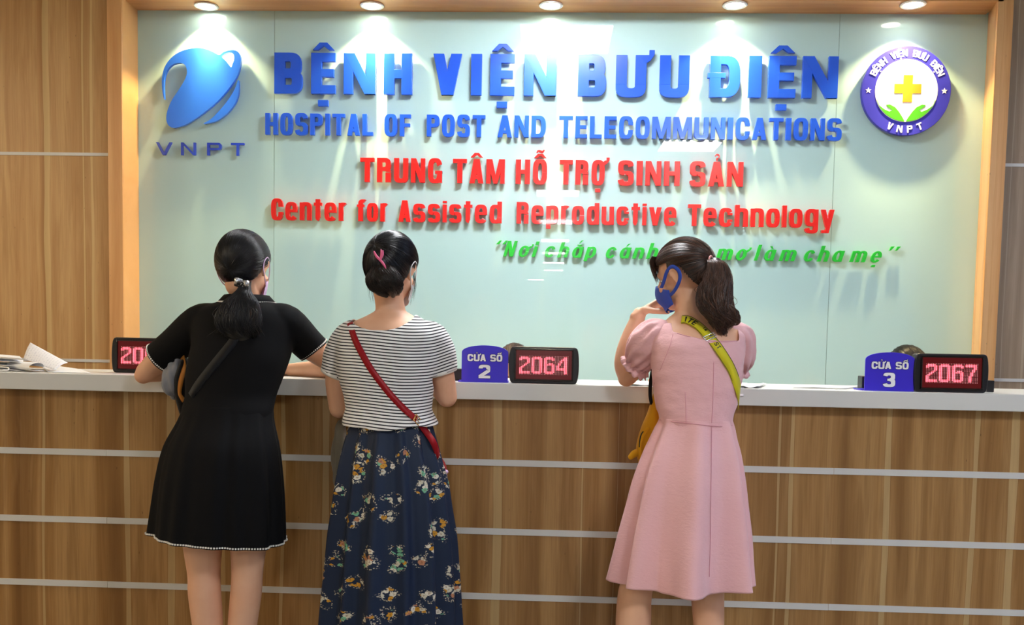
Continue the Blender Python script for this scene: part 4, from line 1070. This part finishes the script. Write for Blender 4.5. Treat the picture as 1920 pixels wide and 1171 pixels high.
    for q in ([(342,668,-.13),(345,690,-.16),(339,715,-.17),(336,738,-.165),(345,752,-.16)], [(362,728,-.175),(357,745,-.185),(350,762,-.18),(346,778,-.175)]):
        pts = [P(*a_) for a_ in q]; bm = NB(); strap(bm, pts, [Vector((-.5,-1,0))]*len(pts), .020, .004); obj('leather_edge', bm, 'tan_leather', bag, smooth=True, label='tan leather edge')
    bm = NB()
    tube(bm, [P(338,680,-.11),P(328,700,-.12),P(325,722,-.125),P(329,740,-.12)], [(.020,.03),(.034,.04),(.030,.042),(.014,.03)], 24, 6)
    tube(bm, [P(326,690,-.12),P(314,712,-.125),P(318,734,-.12)], [(.010,.02),(.014,.028),(.012,.02)], 20, 5)
    me = bake(bm, .005, 2)
    for v in me.vertices: v.co += v.normal*(.0035*math.sin(v.co.x*230+v.co.z*60)+.009*noise.noise(Vector((v.co.x*40,v.co.y*40,v.co.z*18))))
    obj('jacket', me, 'grey_cloth', smooth=True, label='crumpled grey jacket tucked behind the left elbow of the woman in black', cat='jacket')
woman_black()

# ---- woman in striped shirt ------------------------------------------------
def woman_striped():
    root = empty('person', (P(730,900,-.3).x,-.3,0), label='person with pinned-up black hair in a striped T-shirt and long navy floral skirt', cat='person')
    M = head_matrix(P(734,506,-.14), -16, 12, 3, 1.02)
    T = [(583,700,766,-.165,.055),(594,680,785,-.17,.065),(606,655,806,-.18,.082),(620,640,822,-.185,.096),(645,634,824,-.19,.108),(680,634,820,-.20,.112),(710,640,812,-.21,.108),(740,648,808,-.22,.100),(770,652,808,-.23,.100),(800,662,805,-.24,.086),(850,655,808,-.25,.10),(900,658,806,-.25,.10)]
    B = NB(); head(B, M); sil(B, T, -.008)
    tube(B, [P(733,600,-.16),P(731,570,-.15),M@Vector((0,-.02,-.05))], [.056,.049,.050], 20)
    for a, b in ((662,728),(742,808)): leg(B, [(880,a,b,-.25),(1000,a+8,b-6,-.25),(1090,a+14,b-10,-.25),(1171,a+14,b-12,-.25)])
    sL, eL, wL = P(655,636,-.185), P(636,765,-.16), P(696,690,.10)
    tube(B, [sL, P(632,700,-.17), eL], [.047,.040,.034], 18); tube(B, [eL, eL.lerp(wL,.35)+Vector((0,0,.004)), wL], [.033,.033,.024], 18)
    hand(B, wL, (.5,.85,-.1), (0,0,1), (.9,-.4,0), (.4,.45,.5,.5))
    sR, eR, wR = P(810,636,-.185), P(838,744,-.16), P(788,690,.10)
    tube(B, [sR, P(828,695,-.17), eR], [.047,.041,.035], 18); tube(B, [eR, eR.lerp(wR,.35)+Vector((0,0,.004)), wR], [.034,.034,.024], 18)
    hand(B, wR, (-.5,.85,-.1), (0,0,1), (-.9,-.4,0), (.5,.55,.6,.6))
    body = obj('body', bake(B, .0045, 4), 'skin', root, smooth=True)
    G = NB(); sil(G, T[:9]+[(793,646,820,-.235,.122),(812,650,817,-.237,.120)], .005)
    hl, hr = P(627,700,-.172), P(829,697,-.172)
    tube(G, [P(675,632,-.183), sL, P(636,668,-.178), hl], [.056,.057,.052,.046], 24); tube(G, [P(790,632,-.183), sR, P(826,668,-.178), hr], [.056,.057,.053,.048], 24)
    nk = P(719,590,-.18); zh = P(719,807,-.36).z
    def cut(c):
        q = c-nk
        if c.z > P(719,600,-.25).z-.06 and (q.x/.108)**2+(q.z/.052)**2 < 1: return True
        if (c-hl).dot((hl-sL).normalized()) > 0 and (c-hl).length < .075 and c.x < hl.x+.03: return True
        if (c-hr).dot((hr-sR).normalized()) > 0 and (c-hr).length < .075 and c.x > hr.x-.03: return True
        return c.z < zh + .004*math.sin(c.x*40) + .010*abs(c.x-nk.x)/.15
    def mod(c, n):      # soft drape folds in the jersey
        lo = max(0, (P(719,700,-.2).z-c.z))
        return n*(.0030*noise.noise(Vector((c.x*14,c.y*14,c.z*30)))+.010*min(lo,.18)*5*noise.noise(Vector((c.x*9+4,c.y*6,c.z*38)))*.5)
    g = garment(G, cut, 'striped_jersey', 'striped_shirt', root, mod=mod)
    at = g.data.attributes.new('stripe','FLOAT','POINT'); off = world_loc(g)
    xc = P(730,700,-.2).x
    vals = []
    for v in g.data.vertices:
        c = v.co+off; dx = c.x-xc; ov = math.log(1+math.exp((abs(dx)-.150)/.012))*.012
        vals.append((c.z-.25*ov - .10*dx*dx + .006*math.sin(dx*16))/.0100)
    at.data.foreach_set('value', vals)
    for h_, s_, r_ in ((hl,sL,.0475),(hr,sR,.0495)):
        b = NB(); ax = (h_-s_).normalized(); A = ring_pts(h_-ax*.006, ax, r_+.001, r_+.001); Bq = ring_pts(h_+ax*.006, ax, r_-.0005, r_-.0005)
        va = [b.verts.new(p) for p in A]; vb = [b.verts.new(p) for p in Bq]
        for i in range(64): b.faces.new((va[i],va[(i+1)%64],vb[(i+1)%64],vb[i]))
        o = obj('cuff', b, 'lamp_white', g, smooth=True, label='plain off-white cuff'); o.modifiers.new('s','SOLIDIFY').thickness = .002
    # skirt
    S = NB(); skirt(S, [(780,655,812,-.238,.108),(800,656,811,-.24,.11),(850,643,823,-.25,.13),(900,634,836,-.255,.145),(950,628,843,-.26,.155),(1000,621,850,-.26,.165),(1080,614,856,-.26,.175),(1171,606,860,-.26,.185),(1330,592,872,-.26,.20),(1480,580,884,-.26,.21)],
        [(15,.012,.3),(8,.0075,1.4),(27,.003,2.),(5,.004,.9)], uvw=1.15, seg=360, pw=.7)
    sk = obj('floral_skirt', S, 'floral_chiffon', root, smooth=True)
    face_details(root, M, ('mask_white',.0018))
    h, gp_ = hair_cap(root, M, 'hair_black', (-.18,-.93,.30), 2400, .012)
    a = P(716,492,-.255)
    # twisted bun hanging from the claw clip
    tail(h, 'hair_dark', [P(716,486,-.222),P(722,502,-.245),P(728,520,-.256),P(734,538,-.250),P(737,554,-.225)], [(.010,.010),(.030,.020),(.040,.026),(.032,.022),(.010,.010)], 1100, .004, 'bun', .78, 8, 2.2)
    tail(h, 'hair_dark', [P(713,490,-.225),P(706,508,-.245),P(704,526,-.248),P(711,543,-.238),P(724,554,-.225)], [(.010,.010),(.022,.018),(.028,.022),(.024,.018),(.010,.010)], 700, .004, 'bun', .78, 9, 1.5)
    rnd = random.Random(4); ps = []
    for k in range(26):     # loose wisps beside the ears
        s = -1 if k % 2 else 1; st = M@Vector((s*.078,.0,-.005+.02*rnd.random())); x = rnd.gauss(0,.006)
        ps.append(([st, st+Vector((s*.005+x*.3,.0,-.03)), st+Vector((s*.003+x,.004,-.06)), st+Vector((-s*.004+x,.008,-.085-.03*rnd.random()))], .0008, rnd.random()*.4))
    strands('loose_strands', ps, 'hair_black', h)
    bm = NB()
    n0 = Vector((0,-.035,0))
    for q in ([(-13,-14),(-8,-4),(0,4),(8,14),(12,22)], [(2,-18),(3,-8),(0,3)], [(6,-16),(5,-6),(1,4)]):
        pts = [P(714+x*.85,484+y*.85,-.27)+n0*.35 for x, y in q]; tube(bm, pts, [(.0022,.0035)]+[(.0042,.0045)]*(len(pts)-2)+[(.0018,.003)], 10, 5)
    obj('claw_clip', bm, 'clip_pink', h, smooth=True, label='pink claw clip')
    bag = empty('crossbody_bag', tuple(P(822,860,-.16)), label='small dark red bag on a thin red strap slung across the striped shirt', cat='bag')
    bv = bvh_of([g, sk, body])
    pp = [on(bv, x, y, .0035) for x, y in ((657,606),(666,635),(680,664),(695,690),(713,715),(732,739),(755,764),(778,786),(797,808))]+[(P(812,828,-.315),Vector((.5,-1,0))),(P(819,847,-.295),Vector((.8,-.8,0))),(P(824,868,-.25),Vector((1,-.3,0)))]
    bm = NB(); strap(bm, [p for p,_ in pp], [n for _,n in pp], .0205, .003); obj('strap', bm, 'red_leather', bag, smooth=True)
    c, nn = on(bv, 781, 789, .007); d = (pp[8][0]-pp[7][0]).normalized(); sd = d.cross(nn)
    bm = NB(); q = [c+d*a_*.013+sd*b_*.015 for a_, b_ in ((-1,-1),(1,-1),(1,1),(-1,1),(-1,-1))]
    tube(bm, q, .0018, 8, smooth=False); tube(bm, [c-d*.013, c+d*.010], .0014, 8); obj('buckle', bm, 'brass', bag, smooth=True)
    bm = NB(); tube(bm, [P(812,862,-.10),P(816,885,-.09),P(816,915,-.09)], [(.03,.05),(.042,.07),(.03,.05)], 20); obj('pouch', bm, 'red_leather', bag, smooth=True)
    bm = NB(); tube(bm, [P(832,882,-.16),P(837,884,-.17)], [.006,.007], 10); tube(bm, [P(835,886,-.17),P(838,905,-.17),P(840,930,-.17)], [(.005,.004),(.004,.003),(.003,.002)], 10); obj('tassel', bm, 'mask_pink', bag, smooth=True)
    bm = NB(); tube(bm, [P(640,790,-.05),P(637,830,-.06),P(636,880,-.06),P(640,925,-.05)], [(.012,.02),(.026,.03),(.026,.03),(.014,.02)], 28, 5)
    me = bake(bm, .005, 2)
    for v in me.vertices: v.co += v.normal*.003*math.sin(v.co.x*260+1.5*math.sin(v.co.z*20))
    obj('jacket', me, 'beige_cloth', smooth=True, label='beige cloth hanging in front of the counter left of the floral skirt', cat='cloth')
woman_striped()

# ---- woman in pink ----------------------------------------------------------
def woman_pink():
    root = empty('person', (P(1300,900,-.3).x,-.3,0), label='person with brown ponytail in a pink puff-sleeved dress, touching a blue mask', cat='person')
    M = head_matrix(P(1283,517,-.13), 52, 14, -4, 1.0)
    T = [(585,1264,1322,-.16,.052),(596,1250,1345,-.165,.060),(608,1238,1372,-.17,.075),(622,1228,1390,-.18,.090),(645,1224,1392,-.19,.105),(680,1224,1390,-.20,.110),(715,1227,1385,-.21,.105),(750,1231,1378,-.22,.098),(780,1238,1370,-.23,.092),(810,1240,1368,-.24,.088),(870,1232,1370,-.25,.10),(930,1240,1360,-.25,.10)]
    B = NB(); head(B, M); sil(B, T, -.006)
    tube(B, [P(1294,612,-.165),P(1292,580,-.155),P(1288,548,-.14)], [.055,.047,.048], 20)
    leg(B, [(920,1222,1290,-.26),(1060,1176,1238,-.27),(1110,1159,1223,-.28),(1171,1154,1221,-.29)])
    leg(B, [(920,1295,1362,-.26),(1060,1295,1362,-.27),(1110,1295,1358,-.28),(1171,1300,1358,-.29)])
    sL, eL, wL = P(1240,630,-.18), P(1177,703,-.045), P(1199,588,-.03)
    tube(B, [sL, P(1208,668,-.11), eL], [.047,.042,.036], 18); tube(B, [eL, P(1172,680,-.035), P(1180,640,-.03), wL], [.036,.038,.034,.0235], 18)
    ellipsoid(B, tuple(eL+Vector((-.004,0,-.012))), (.030,.030,.028))
    hand(B, wL, (.80,.10,.50), (-.5,.25,.85), (.15,-1,.1), (1.0,1.1,1.15,1.2), .92, .10, tdir=(.93,-.42,-.10))
    sR, eR, wR = P(1376,632,-.18), P(1372,700,.03), P(1290,700,.14)
    tube(B, [sR, P(1378,668,-.08), eR], [.045,.040,.034], 18); tube(B, [eR, eR.lerp(wR,.4), wR], [.033,.032,.024], 18)
    hand(B, wR, (-.9,.3,-.02), (0,0,1), (.3,.9,0), (.3,.3,.35,.4))
    body = obj('body', bake(B, .004, 3), 'skin', root, smooth=True)
    G = NB(); sil(G, T[2:9]+[(797,1241,1368,-.233,.090)], .005)
    tube(G, [P(1256,622,-.185),P(1243,640,-.18),P(1240,660,-.17)], [.028,.035,.03]); tube(G, [P(1366,622,-.185),P(1378,640,-.18),P(1380,660,-.17)], [.028,.035,.03])
    za = P(1269,623,-.28).z; zb_ = P(1383,638,-.28).z; xa, xb = P(1269,623,-.28).x, P(1383,638,-.28).x
    zs = P(1250,606,-.18).z
    def cut(c):
        if c.z > zs: return True
        if c.y > -.12: return c.z > za-.06
        zl = za+(zb_-za)*(c.x-xa)/(xb-xa)-.012*math.sin(PI*min(1,max(0,(c.x-xa)/(xb-xa))))
        return c.z > zl and xa-.012 < c.x < xb+.012
    def mod(c, n): return n*(.0035*noise.noise(Vector((c.x*10,c.y*10,c.z*26)))+.0018*noise.noise(Vector((c.x*30+9,c.y*30,c.z*60))))
    g = garment(G, cut, 'pink_linen', 'dress', root, mod=mod)
    def puff(path, rad, seg, nf, cuff, ax, rr, k):
        bm = NB(); tube(bm, path, rad, 40, 6); me = bake(bm, .004, 2)
        c0, c1 = Vector(path[0]), Vector(path[-1]); axx = (c1-c0).normalized(); L_ = (c1-c0).length
        b_ = axx.orthogonal().normalized(); a_ = axx.cross(b_)
        for v in me.vertices:
            q = v.co-c0; u = q.dot(axx)/L_; th = math.atan2(q.dot(a_), q.dot(b_))
            s_ = min(1,abs(2*u-1))**1.2; dmp = max(0,min(1,u*5+.3))
            v.co += v.normal*dmp*(.0055*(.25+s_)*math.sin(nf*th+2.2*math.sin(3*u+k)) + .006*noise.noise(Vector((v.co.x*22+k, v.co.y*22, v.co.z*22))))
        sl = obj('puff_sleeve', me, 'pink_linen', g, smooth=True)
        bm = NB(); ax = Vector(ax).normalized(); A = []
        for j, (r_, o_) in enumerate(((rr*.86,-.006),(rr*.80,0),(rr*.97,.010),(rr*1.08,.020))):
            R_ = ring_pts(cuff, ax, 1, 1, n=96); row_ = []
            for i, p in enumerate(R_):
                f = 1+.035*(j>1)*math.sin(i/96*2*PI*13+k)*(j-1)
                row_.append(bm.verts.new(Vector(cuff)+(p-Vector(cuff))*r_*f+ax*(o_+.004*(j>1)*math.cos(i/96*2*PI*11))))
            A.append(row_)
        for X_, Y_ in zip(A, A[1:]):
            for i in range(96): bm.faces.new((X_[i],X_[(i+1)%96],Y_[(i+1)%96],Y_[i]))
        o = obj('ruffled_cuff', bm, 'pink_linen', sl, smooth=True); o.modifiers.new('s','SOLIDIFY').thickness = .002
    puff([P(1258,624,-.185),P(1238,628,-.175),P(1216,643,-.15),P(1203,668,-.115),P(1197,680,-.10)], [.036,.058,.066,.056,.042], 40, 13, P(1196,682,-.098), (-.55,.45,-.75), .052, 0)
    puff([P(1366,622,-.185),P(1384,628,-.175),P(1390,650,-.15),P(1387,676,-.12),P(1383,690,-.105)], [.032,.044,.047,.042,.032], 40, 11, P(1382,690,-.10), (0,.4,-.9), .040, 2)
    hem = None
    S = NB(); hem = skirt(S, [(783,1237,1372,-.232,.100),(795,1236,1374,-.235,.102),(820,1226,1378,-.245,.115),(850,1214,1385,-.255,.13),(900,1198,1392,-.265,.145),(950,1187,1396,-.27,.155),(1000,1176,1400,-.275,.165),(1050,1167,1402,-.28,.172),(1088,1161,1404,-.28,.178)],
        [(8,.022,.4),(5,.014,1.9),(13,.006,2.5)], hem=lambda c,s: .004*c+.004*math.sin(7*math.atan2(s,c)+.4), seg=300, pw=1.6)
    sk = obj('skirt', S, 'pink_linen', g, smooth=True)
    bv = bvh_of([g, sk, body])
    # raised seams
    def seam(pts, r=.0012, lift=.0022, nm='seam'):
        b = NB(); tube(b, [on(bv,x,y,lift)[0] for x, y in pts], r, 6, 4); obj(nm, b, 'pink_trim', g, smooth=True)
    seam([(1337,642),(1338,680),(1337,720),(1336,760),(1334,792)]); seam([(1334,797),(1333,850),(1332,920),(1331,1000),(1329,1080)])
    seam([(1285,735),(1286,760),(1287,792)]); seam([(1237,787),(1262,790),(1290,793),(1320,797),(1350,799),(1372,797)], .0013)
    seam([(1262,627),(1256,650),(1240,690),(1228,720)]); seam([(1270,625),(1290,631),(1310,635),(1334,640),(1360,641),(1381,639)], .0015)
    face_details(root, M, ('mask_blue',.006))
    def keep(p):
        q = p-HC
        if q.z < -.085: return False
        if q.y > -.026: return q.y < .066+.75*(q.z-.035) and q.z > .008 and not (q.y > .02 and q.z < .03)
        return q.z > .010-2.5*(-.026-q.y)+.002*math.sin(q.y*900)
    h, gp_ = hair_cap(root, M, 'hair_brown', M.to_3x3().inverted() @ (P(1329,487,-.20)-(M@HC)), 2600, .012, keep=keep)
    a = P(1330,487,-.215)
    tail(h, 'hair_brown', [a, P(1343,492,-.235), P(1346,520,-.25), P(1340,552,-.255), P(1344,578,-.262), P(1354,596,-.265), P(1352,615,-.262)],
         [(.010,.010),(.026,.020),(.040,.028),(.050,.032),(.046,.032),(.034,.026),(.008,.008)], 1700, .010, core=.88, seedv=11, curl=1.6)
    tail(h, 'hair_brown', [P(1345,560,-.26), P(1360,574,-.27), P(1371,587,-.27), P(1376,601,-.262), P(1368,607,-.255)], [(.016,.014),(.022,.018),(.020,.016),(.013,.010),(.006,.005)], 450, .007, 'curl', .8, 12, 3)
    tail(h, 'hair_brown', [P(1338,560,-.25), P(1345,590,-.262), P(1352,612,-.262), P(1357,631,-.255)], [(.02,.014),(.022,.014),(.014,.010),(.004,.003)], 350, .006, 'curl', .8, 13, 2)
    rnd = random.Random(33); ps = []
    for k in range(420):
        t0 = rnd.random(); x = rnd.gauss(0,.018); y0_ = P(1342+12*t0,520+60*t0,-.29)+Vector((x,.012*abs(x)/.024,0)); w1 = rnd.gauss(0,.016)
        ps.append((catmull([y0_+Vector((0,.010,.03)), y0_+Vector((w1*.5,-.002,0)), y0_+Vector((-w1*.7,.0,-.026)), y0_+Vector((w1,.006,-.050))], 5), .0007, .3+.7*rnd.random()))
    strands('loose_strands', ps, 'hair_brown', h)
    bm = NB(); tube(bm, ring_pts(a+Vector((.004,0,.0)), (1,-.6,-.1), .0125, .0125, n=24)+[ring_pts(a+Vector((.004,0,.0)), (1,-.6,-.1), .0125, .0125, n=24)[0]], .0032, 8, 1); obj('hair_tie', bm, 'tie_pink', h, smooth=True, label='pale pink hair tie')
    rnd = random.Random(21); ps = []       # fringe falling over the brow
    for k in range(260):
        x = rnd.uniform(-.060,.05); st = Vector((x,.078-.25*abs(x)**1.2,.088)); e_ = Vector((x*1.15+rnd.gauss(0,.004),.091-6*x*x,.012+rnd.gauss(0,.010)))
        md = (st+e_)/2+Vector((0,.012,.010)); ps.append(([M@q for q in catmull([st,md,e_],3)], .0006, rnd.random()*.6))
    strands('fringe', ps, 'hair_brown', h)
    # mask pulled down to the chin side
    bag = empty('crossbody_bag', tuple(P(1212,830,-.10)), label='mustard yellow round-eared canvas bag hanging on a yellow lettered webbing strap', cat='bag')
    path = [(1278,600),(1290,601),(1309,612),(1327,630),(1343,649),(1358,671),(1370,692),(1379,716),(1383,738)]
    pp = [on(bv, x, y, .004) for x, y in path]+[(P(1385,760,-.17),Vector((1,-.3,0)))]
    bm = NB(); q, nq = strap(bm, [p for p,_ in pp], [n for _,n in pp], .034, .0022); st = obj('strap', bm, 'yellow_webbing', bag, smooth=True)
    def along(u_m, v_m, lift):     # strap coordinates in metres -> surface point
        acc = 0
        for i in range(len(q)-1):
            s_ = (q[i+1]-q[i]).length
            if acc+s_ >= u_m or i == len(q)-2:
                d = (q[i+1]-q[i]).normalized(); nn = nq[i].normalized(); nn = (nn-d*nn.dot(d)).normalized(); sd = d.cross(nn)
                return q[i]+d*(u_m-acc)+sd*v_m+nn*lift
            acc += s_
    def ink(txt, u0, hgt, w, v, h_, v0):
        b = NB(); u = u0
        for ch in txt:
            wi = w*.5 if ch in 'I' else w
            for pc in full_glyph(ch, wi, v, h_):
                loops = [pc[1]] if pc[0] == 'P' else [[pc[1][i],pc[1][i+1],pc[2][i+1],pc[2][i]] for i in range(len(pc[1])-1)]
                for lp in loops: b.faces.new([b.verts.new(along(u+x*hgt, v0+SG*(z_-.5)*hgt, .0019)) for x, z_ in lp])
            u += (wi+.18)*hgt
        o = obj('lettering', b, 'ink_black', st, label='black printed characters'); o.modifiers.new('s','SOLIDIFY').thickness = .0004
    SG = 1 if (along(.05,.01,0)-along(.05,-.01,0)).z > 0 else -1
    ink('ITE', .012, .022, .62, .2, .16, 0); ink('TM', .078, .010, .7, .2, .16, SG*.008); ink('WH', .098, .012, .8, .18, .15, SG*.006); ink('ST', .150, .014, .7, .2, .16, SG*.003)
    for s in (-1,1):
        b = NB(); prev = None
        for i in range(60):
            u = .002+.0048*i; a1, a2 = along(u, s*.0150, .0018), along(u, s*.0165, .0018)
            cur = (b.verts.new(a1), b.verts.new(a2))
            if prev: b.faces.new((prev[0],cur[0],cur[1],prev[1]))
            prev = cur
        o = obj('edge_line', b, 'ink_black', st); o.modifiers.new('s','SOLIDIFY').thickness = .0004
    b = NB(); cu = .122; tube(b, [along(cu+x_, y_, .004) for x_, y_ in ((-.009,-.020),(.009,-.020),(.009,.020),(-.009,.020),(-.009,-.020))], .0017, 8, smooth=False); tube(b, [along(cu,-.02,.004),along(cu,.02,.004)], .0013, 8); obj('buckle', b, 'metal', bag, smooth=True)
    # bag body left of the waist, with flap, zip band and a rounded ear
    bm = NB(); tube(bm, [P(1229,742,-.10),P(1228,775,-.09),P(1222,810,-.085),P(1214,845,-.085),P(1210,872,-.085)], [(.010,.02),(.026,.04),(.040,.055),(.040,.055),(.022,.04)], 28, 5); bb = obj('bag_body', bm, 'yellow_canvas', bag, smooth=True)
    bm = NB(); tube(bm, [P(1203,846,-.10),P(1190,850,-.10),P(1183,856,-.10)], [(.014,.014),(.013,.013),(.010,.010)], 16, 5); obj('ear', bm, 'yellow_canvas', bb, smooth=True)
    for o_ in (0,1):
        bm = NB(); pts = [P(1217-o_*6,800+o_*4,-.145+o_*.005),P(1205-o_*3,815,-.140),P(1199,838,-.138),P(1203,862,-.135),P(1207,874,-.13)]; strap(bm, pts, [Vector((-.4,-1,0))]*5, .004 if o_ else .012, .003); obj('seam_band' if o_ else 'flap', bm, 'ink_black' if o_ else 'yellow_canvas', bb, smooth=True)
    bm = NB(); strap(bm, [P(1224,690,-.10),P(1220,715,-.11),P(1219,740,-.11),P(1222,758,-.11)], [Vector((-.6,-1,0))]*4, .012, .0025); obj('hanging_strap', bm, 'strap_black', bag, smooth=True)
woman_pink()

# ---- seated staff behind the counter ----------------------------------------
def staff(px, py, Y, yaw, m, label):
    c = P(px,py,Y); c.z -= .125
    root = empty('person', (c.x,Y,0), label=label, cat='person')
    M = head_matrix(c, yaw, 30, 0, 1.0); B = NB(); head(B, M)
    def rows():
        z = c.z
        for dz, rx, ry, dy in ((-.10,.05,.05,.03),(-.17,.10,.06,.05),(-.22,.17,.08,.06),(-.40,.17,.10,.08),(-.60,.15,.11,.12),(-.72,.17,.13,.14)): yield z+dz, rx, ry, dy
    pts = [Vector((c.x,Y+dy,z)) for z,_,_,dy in rows()]; rad = [(rx,ry) for _,rx,ry,_ in rows()]
    tube(B, pts, rad, 24, 4); tube(B, [c+Vector((0,.03,-.14)), c+Vector((0,.0,-.05))], [.05,.05], 16)
    for s in (-1,1):
        sh = c+Vector((s*.16,.06,-.22)); el = c+Vector((s*.23,-.12,-.40)); wr = c+Vector((s*.12,-.36,-.42)); wr.z = .785
        tube(B, [sh,el,wr], [.046,.038,.025], 14, 4); hand(B, wr, (-s*.3,-1,0), (0,0,1), (-s,.2,0))
        hp = c+Vector((s*.09,.14,-.70)); kn = Vector((hp.x+s*.02,Y-.22,.50)); tube(B, [hp,kn], [.075,.058], 16); tube(B, [kn,Vector((kn.x,kn.y,.28)),Vector((kn.x,kn.y,.05))], [.055,.05,.035], 16)
        tube(B, [Vector((kn.x,kn.y+.03,.035)),Vector((kn.x,kn.y-.14,.028))], [(.035,.035),(.036,.02)], 12, ref=(0,0,1))
    obj('body', bake(B, .007, 3), 'skin', root, smooth=True)
    G = NB(); tube(G, pts[1:], [(a+.008,b+.008) for a,b in rad[1:]], 24, 4)
    for s in (-1,1): tube(G, [c+Vector((s*.14,.06,-.22)), c+Vector((s*.20,.02,-.32))], [.058,.052], 16)
    obj('uniform_tunic', bake(G, .008, 3), 'lamp_white', root, smooth=True)
    face_details(root, M, ('mask_white',.0018))
    hc, gp_ = hair_cap(root, M, m, (0,-.9,-.2), 500, .016)
    st = empty('stool', (c.x,Y+.14,0), label='round white stool under the seated staff member '+label.split(', ')[-1], cat='stool')
    zt = c.z-.80; bm = NB(); lathe(bm, [(.15,-.04),(.17,-.03),(.17,-.01),(.15,0)], (c.x,Y+.14,zt), 32); obj('seat', bm, 'white_laminate', st, smooth=True)
    bm = NB(); lathe(bm, [(.025,0),(.025,zt-.03)], (c.x,Y+.14,0), 16); obj('pole', bm, 'metal', st, smooth=True)
    bm = NB(); lathe(bm, [(.17,0),(.17,.015),(.03,.03)], (c.x,Y+.14,0), 32); obj('base', bm, 'metal', st, smooth=True)
staff(966, 645, .95, 175, 'hair_brown', 'person seated behind the counter, only brown hair showing over the middle display, by window two')
staff(1702, 649, .95, 185, 'hair_dark', 'person seated behind the counter, dark hair top showing above the rightmost display, by window three')
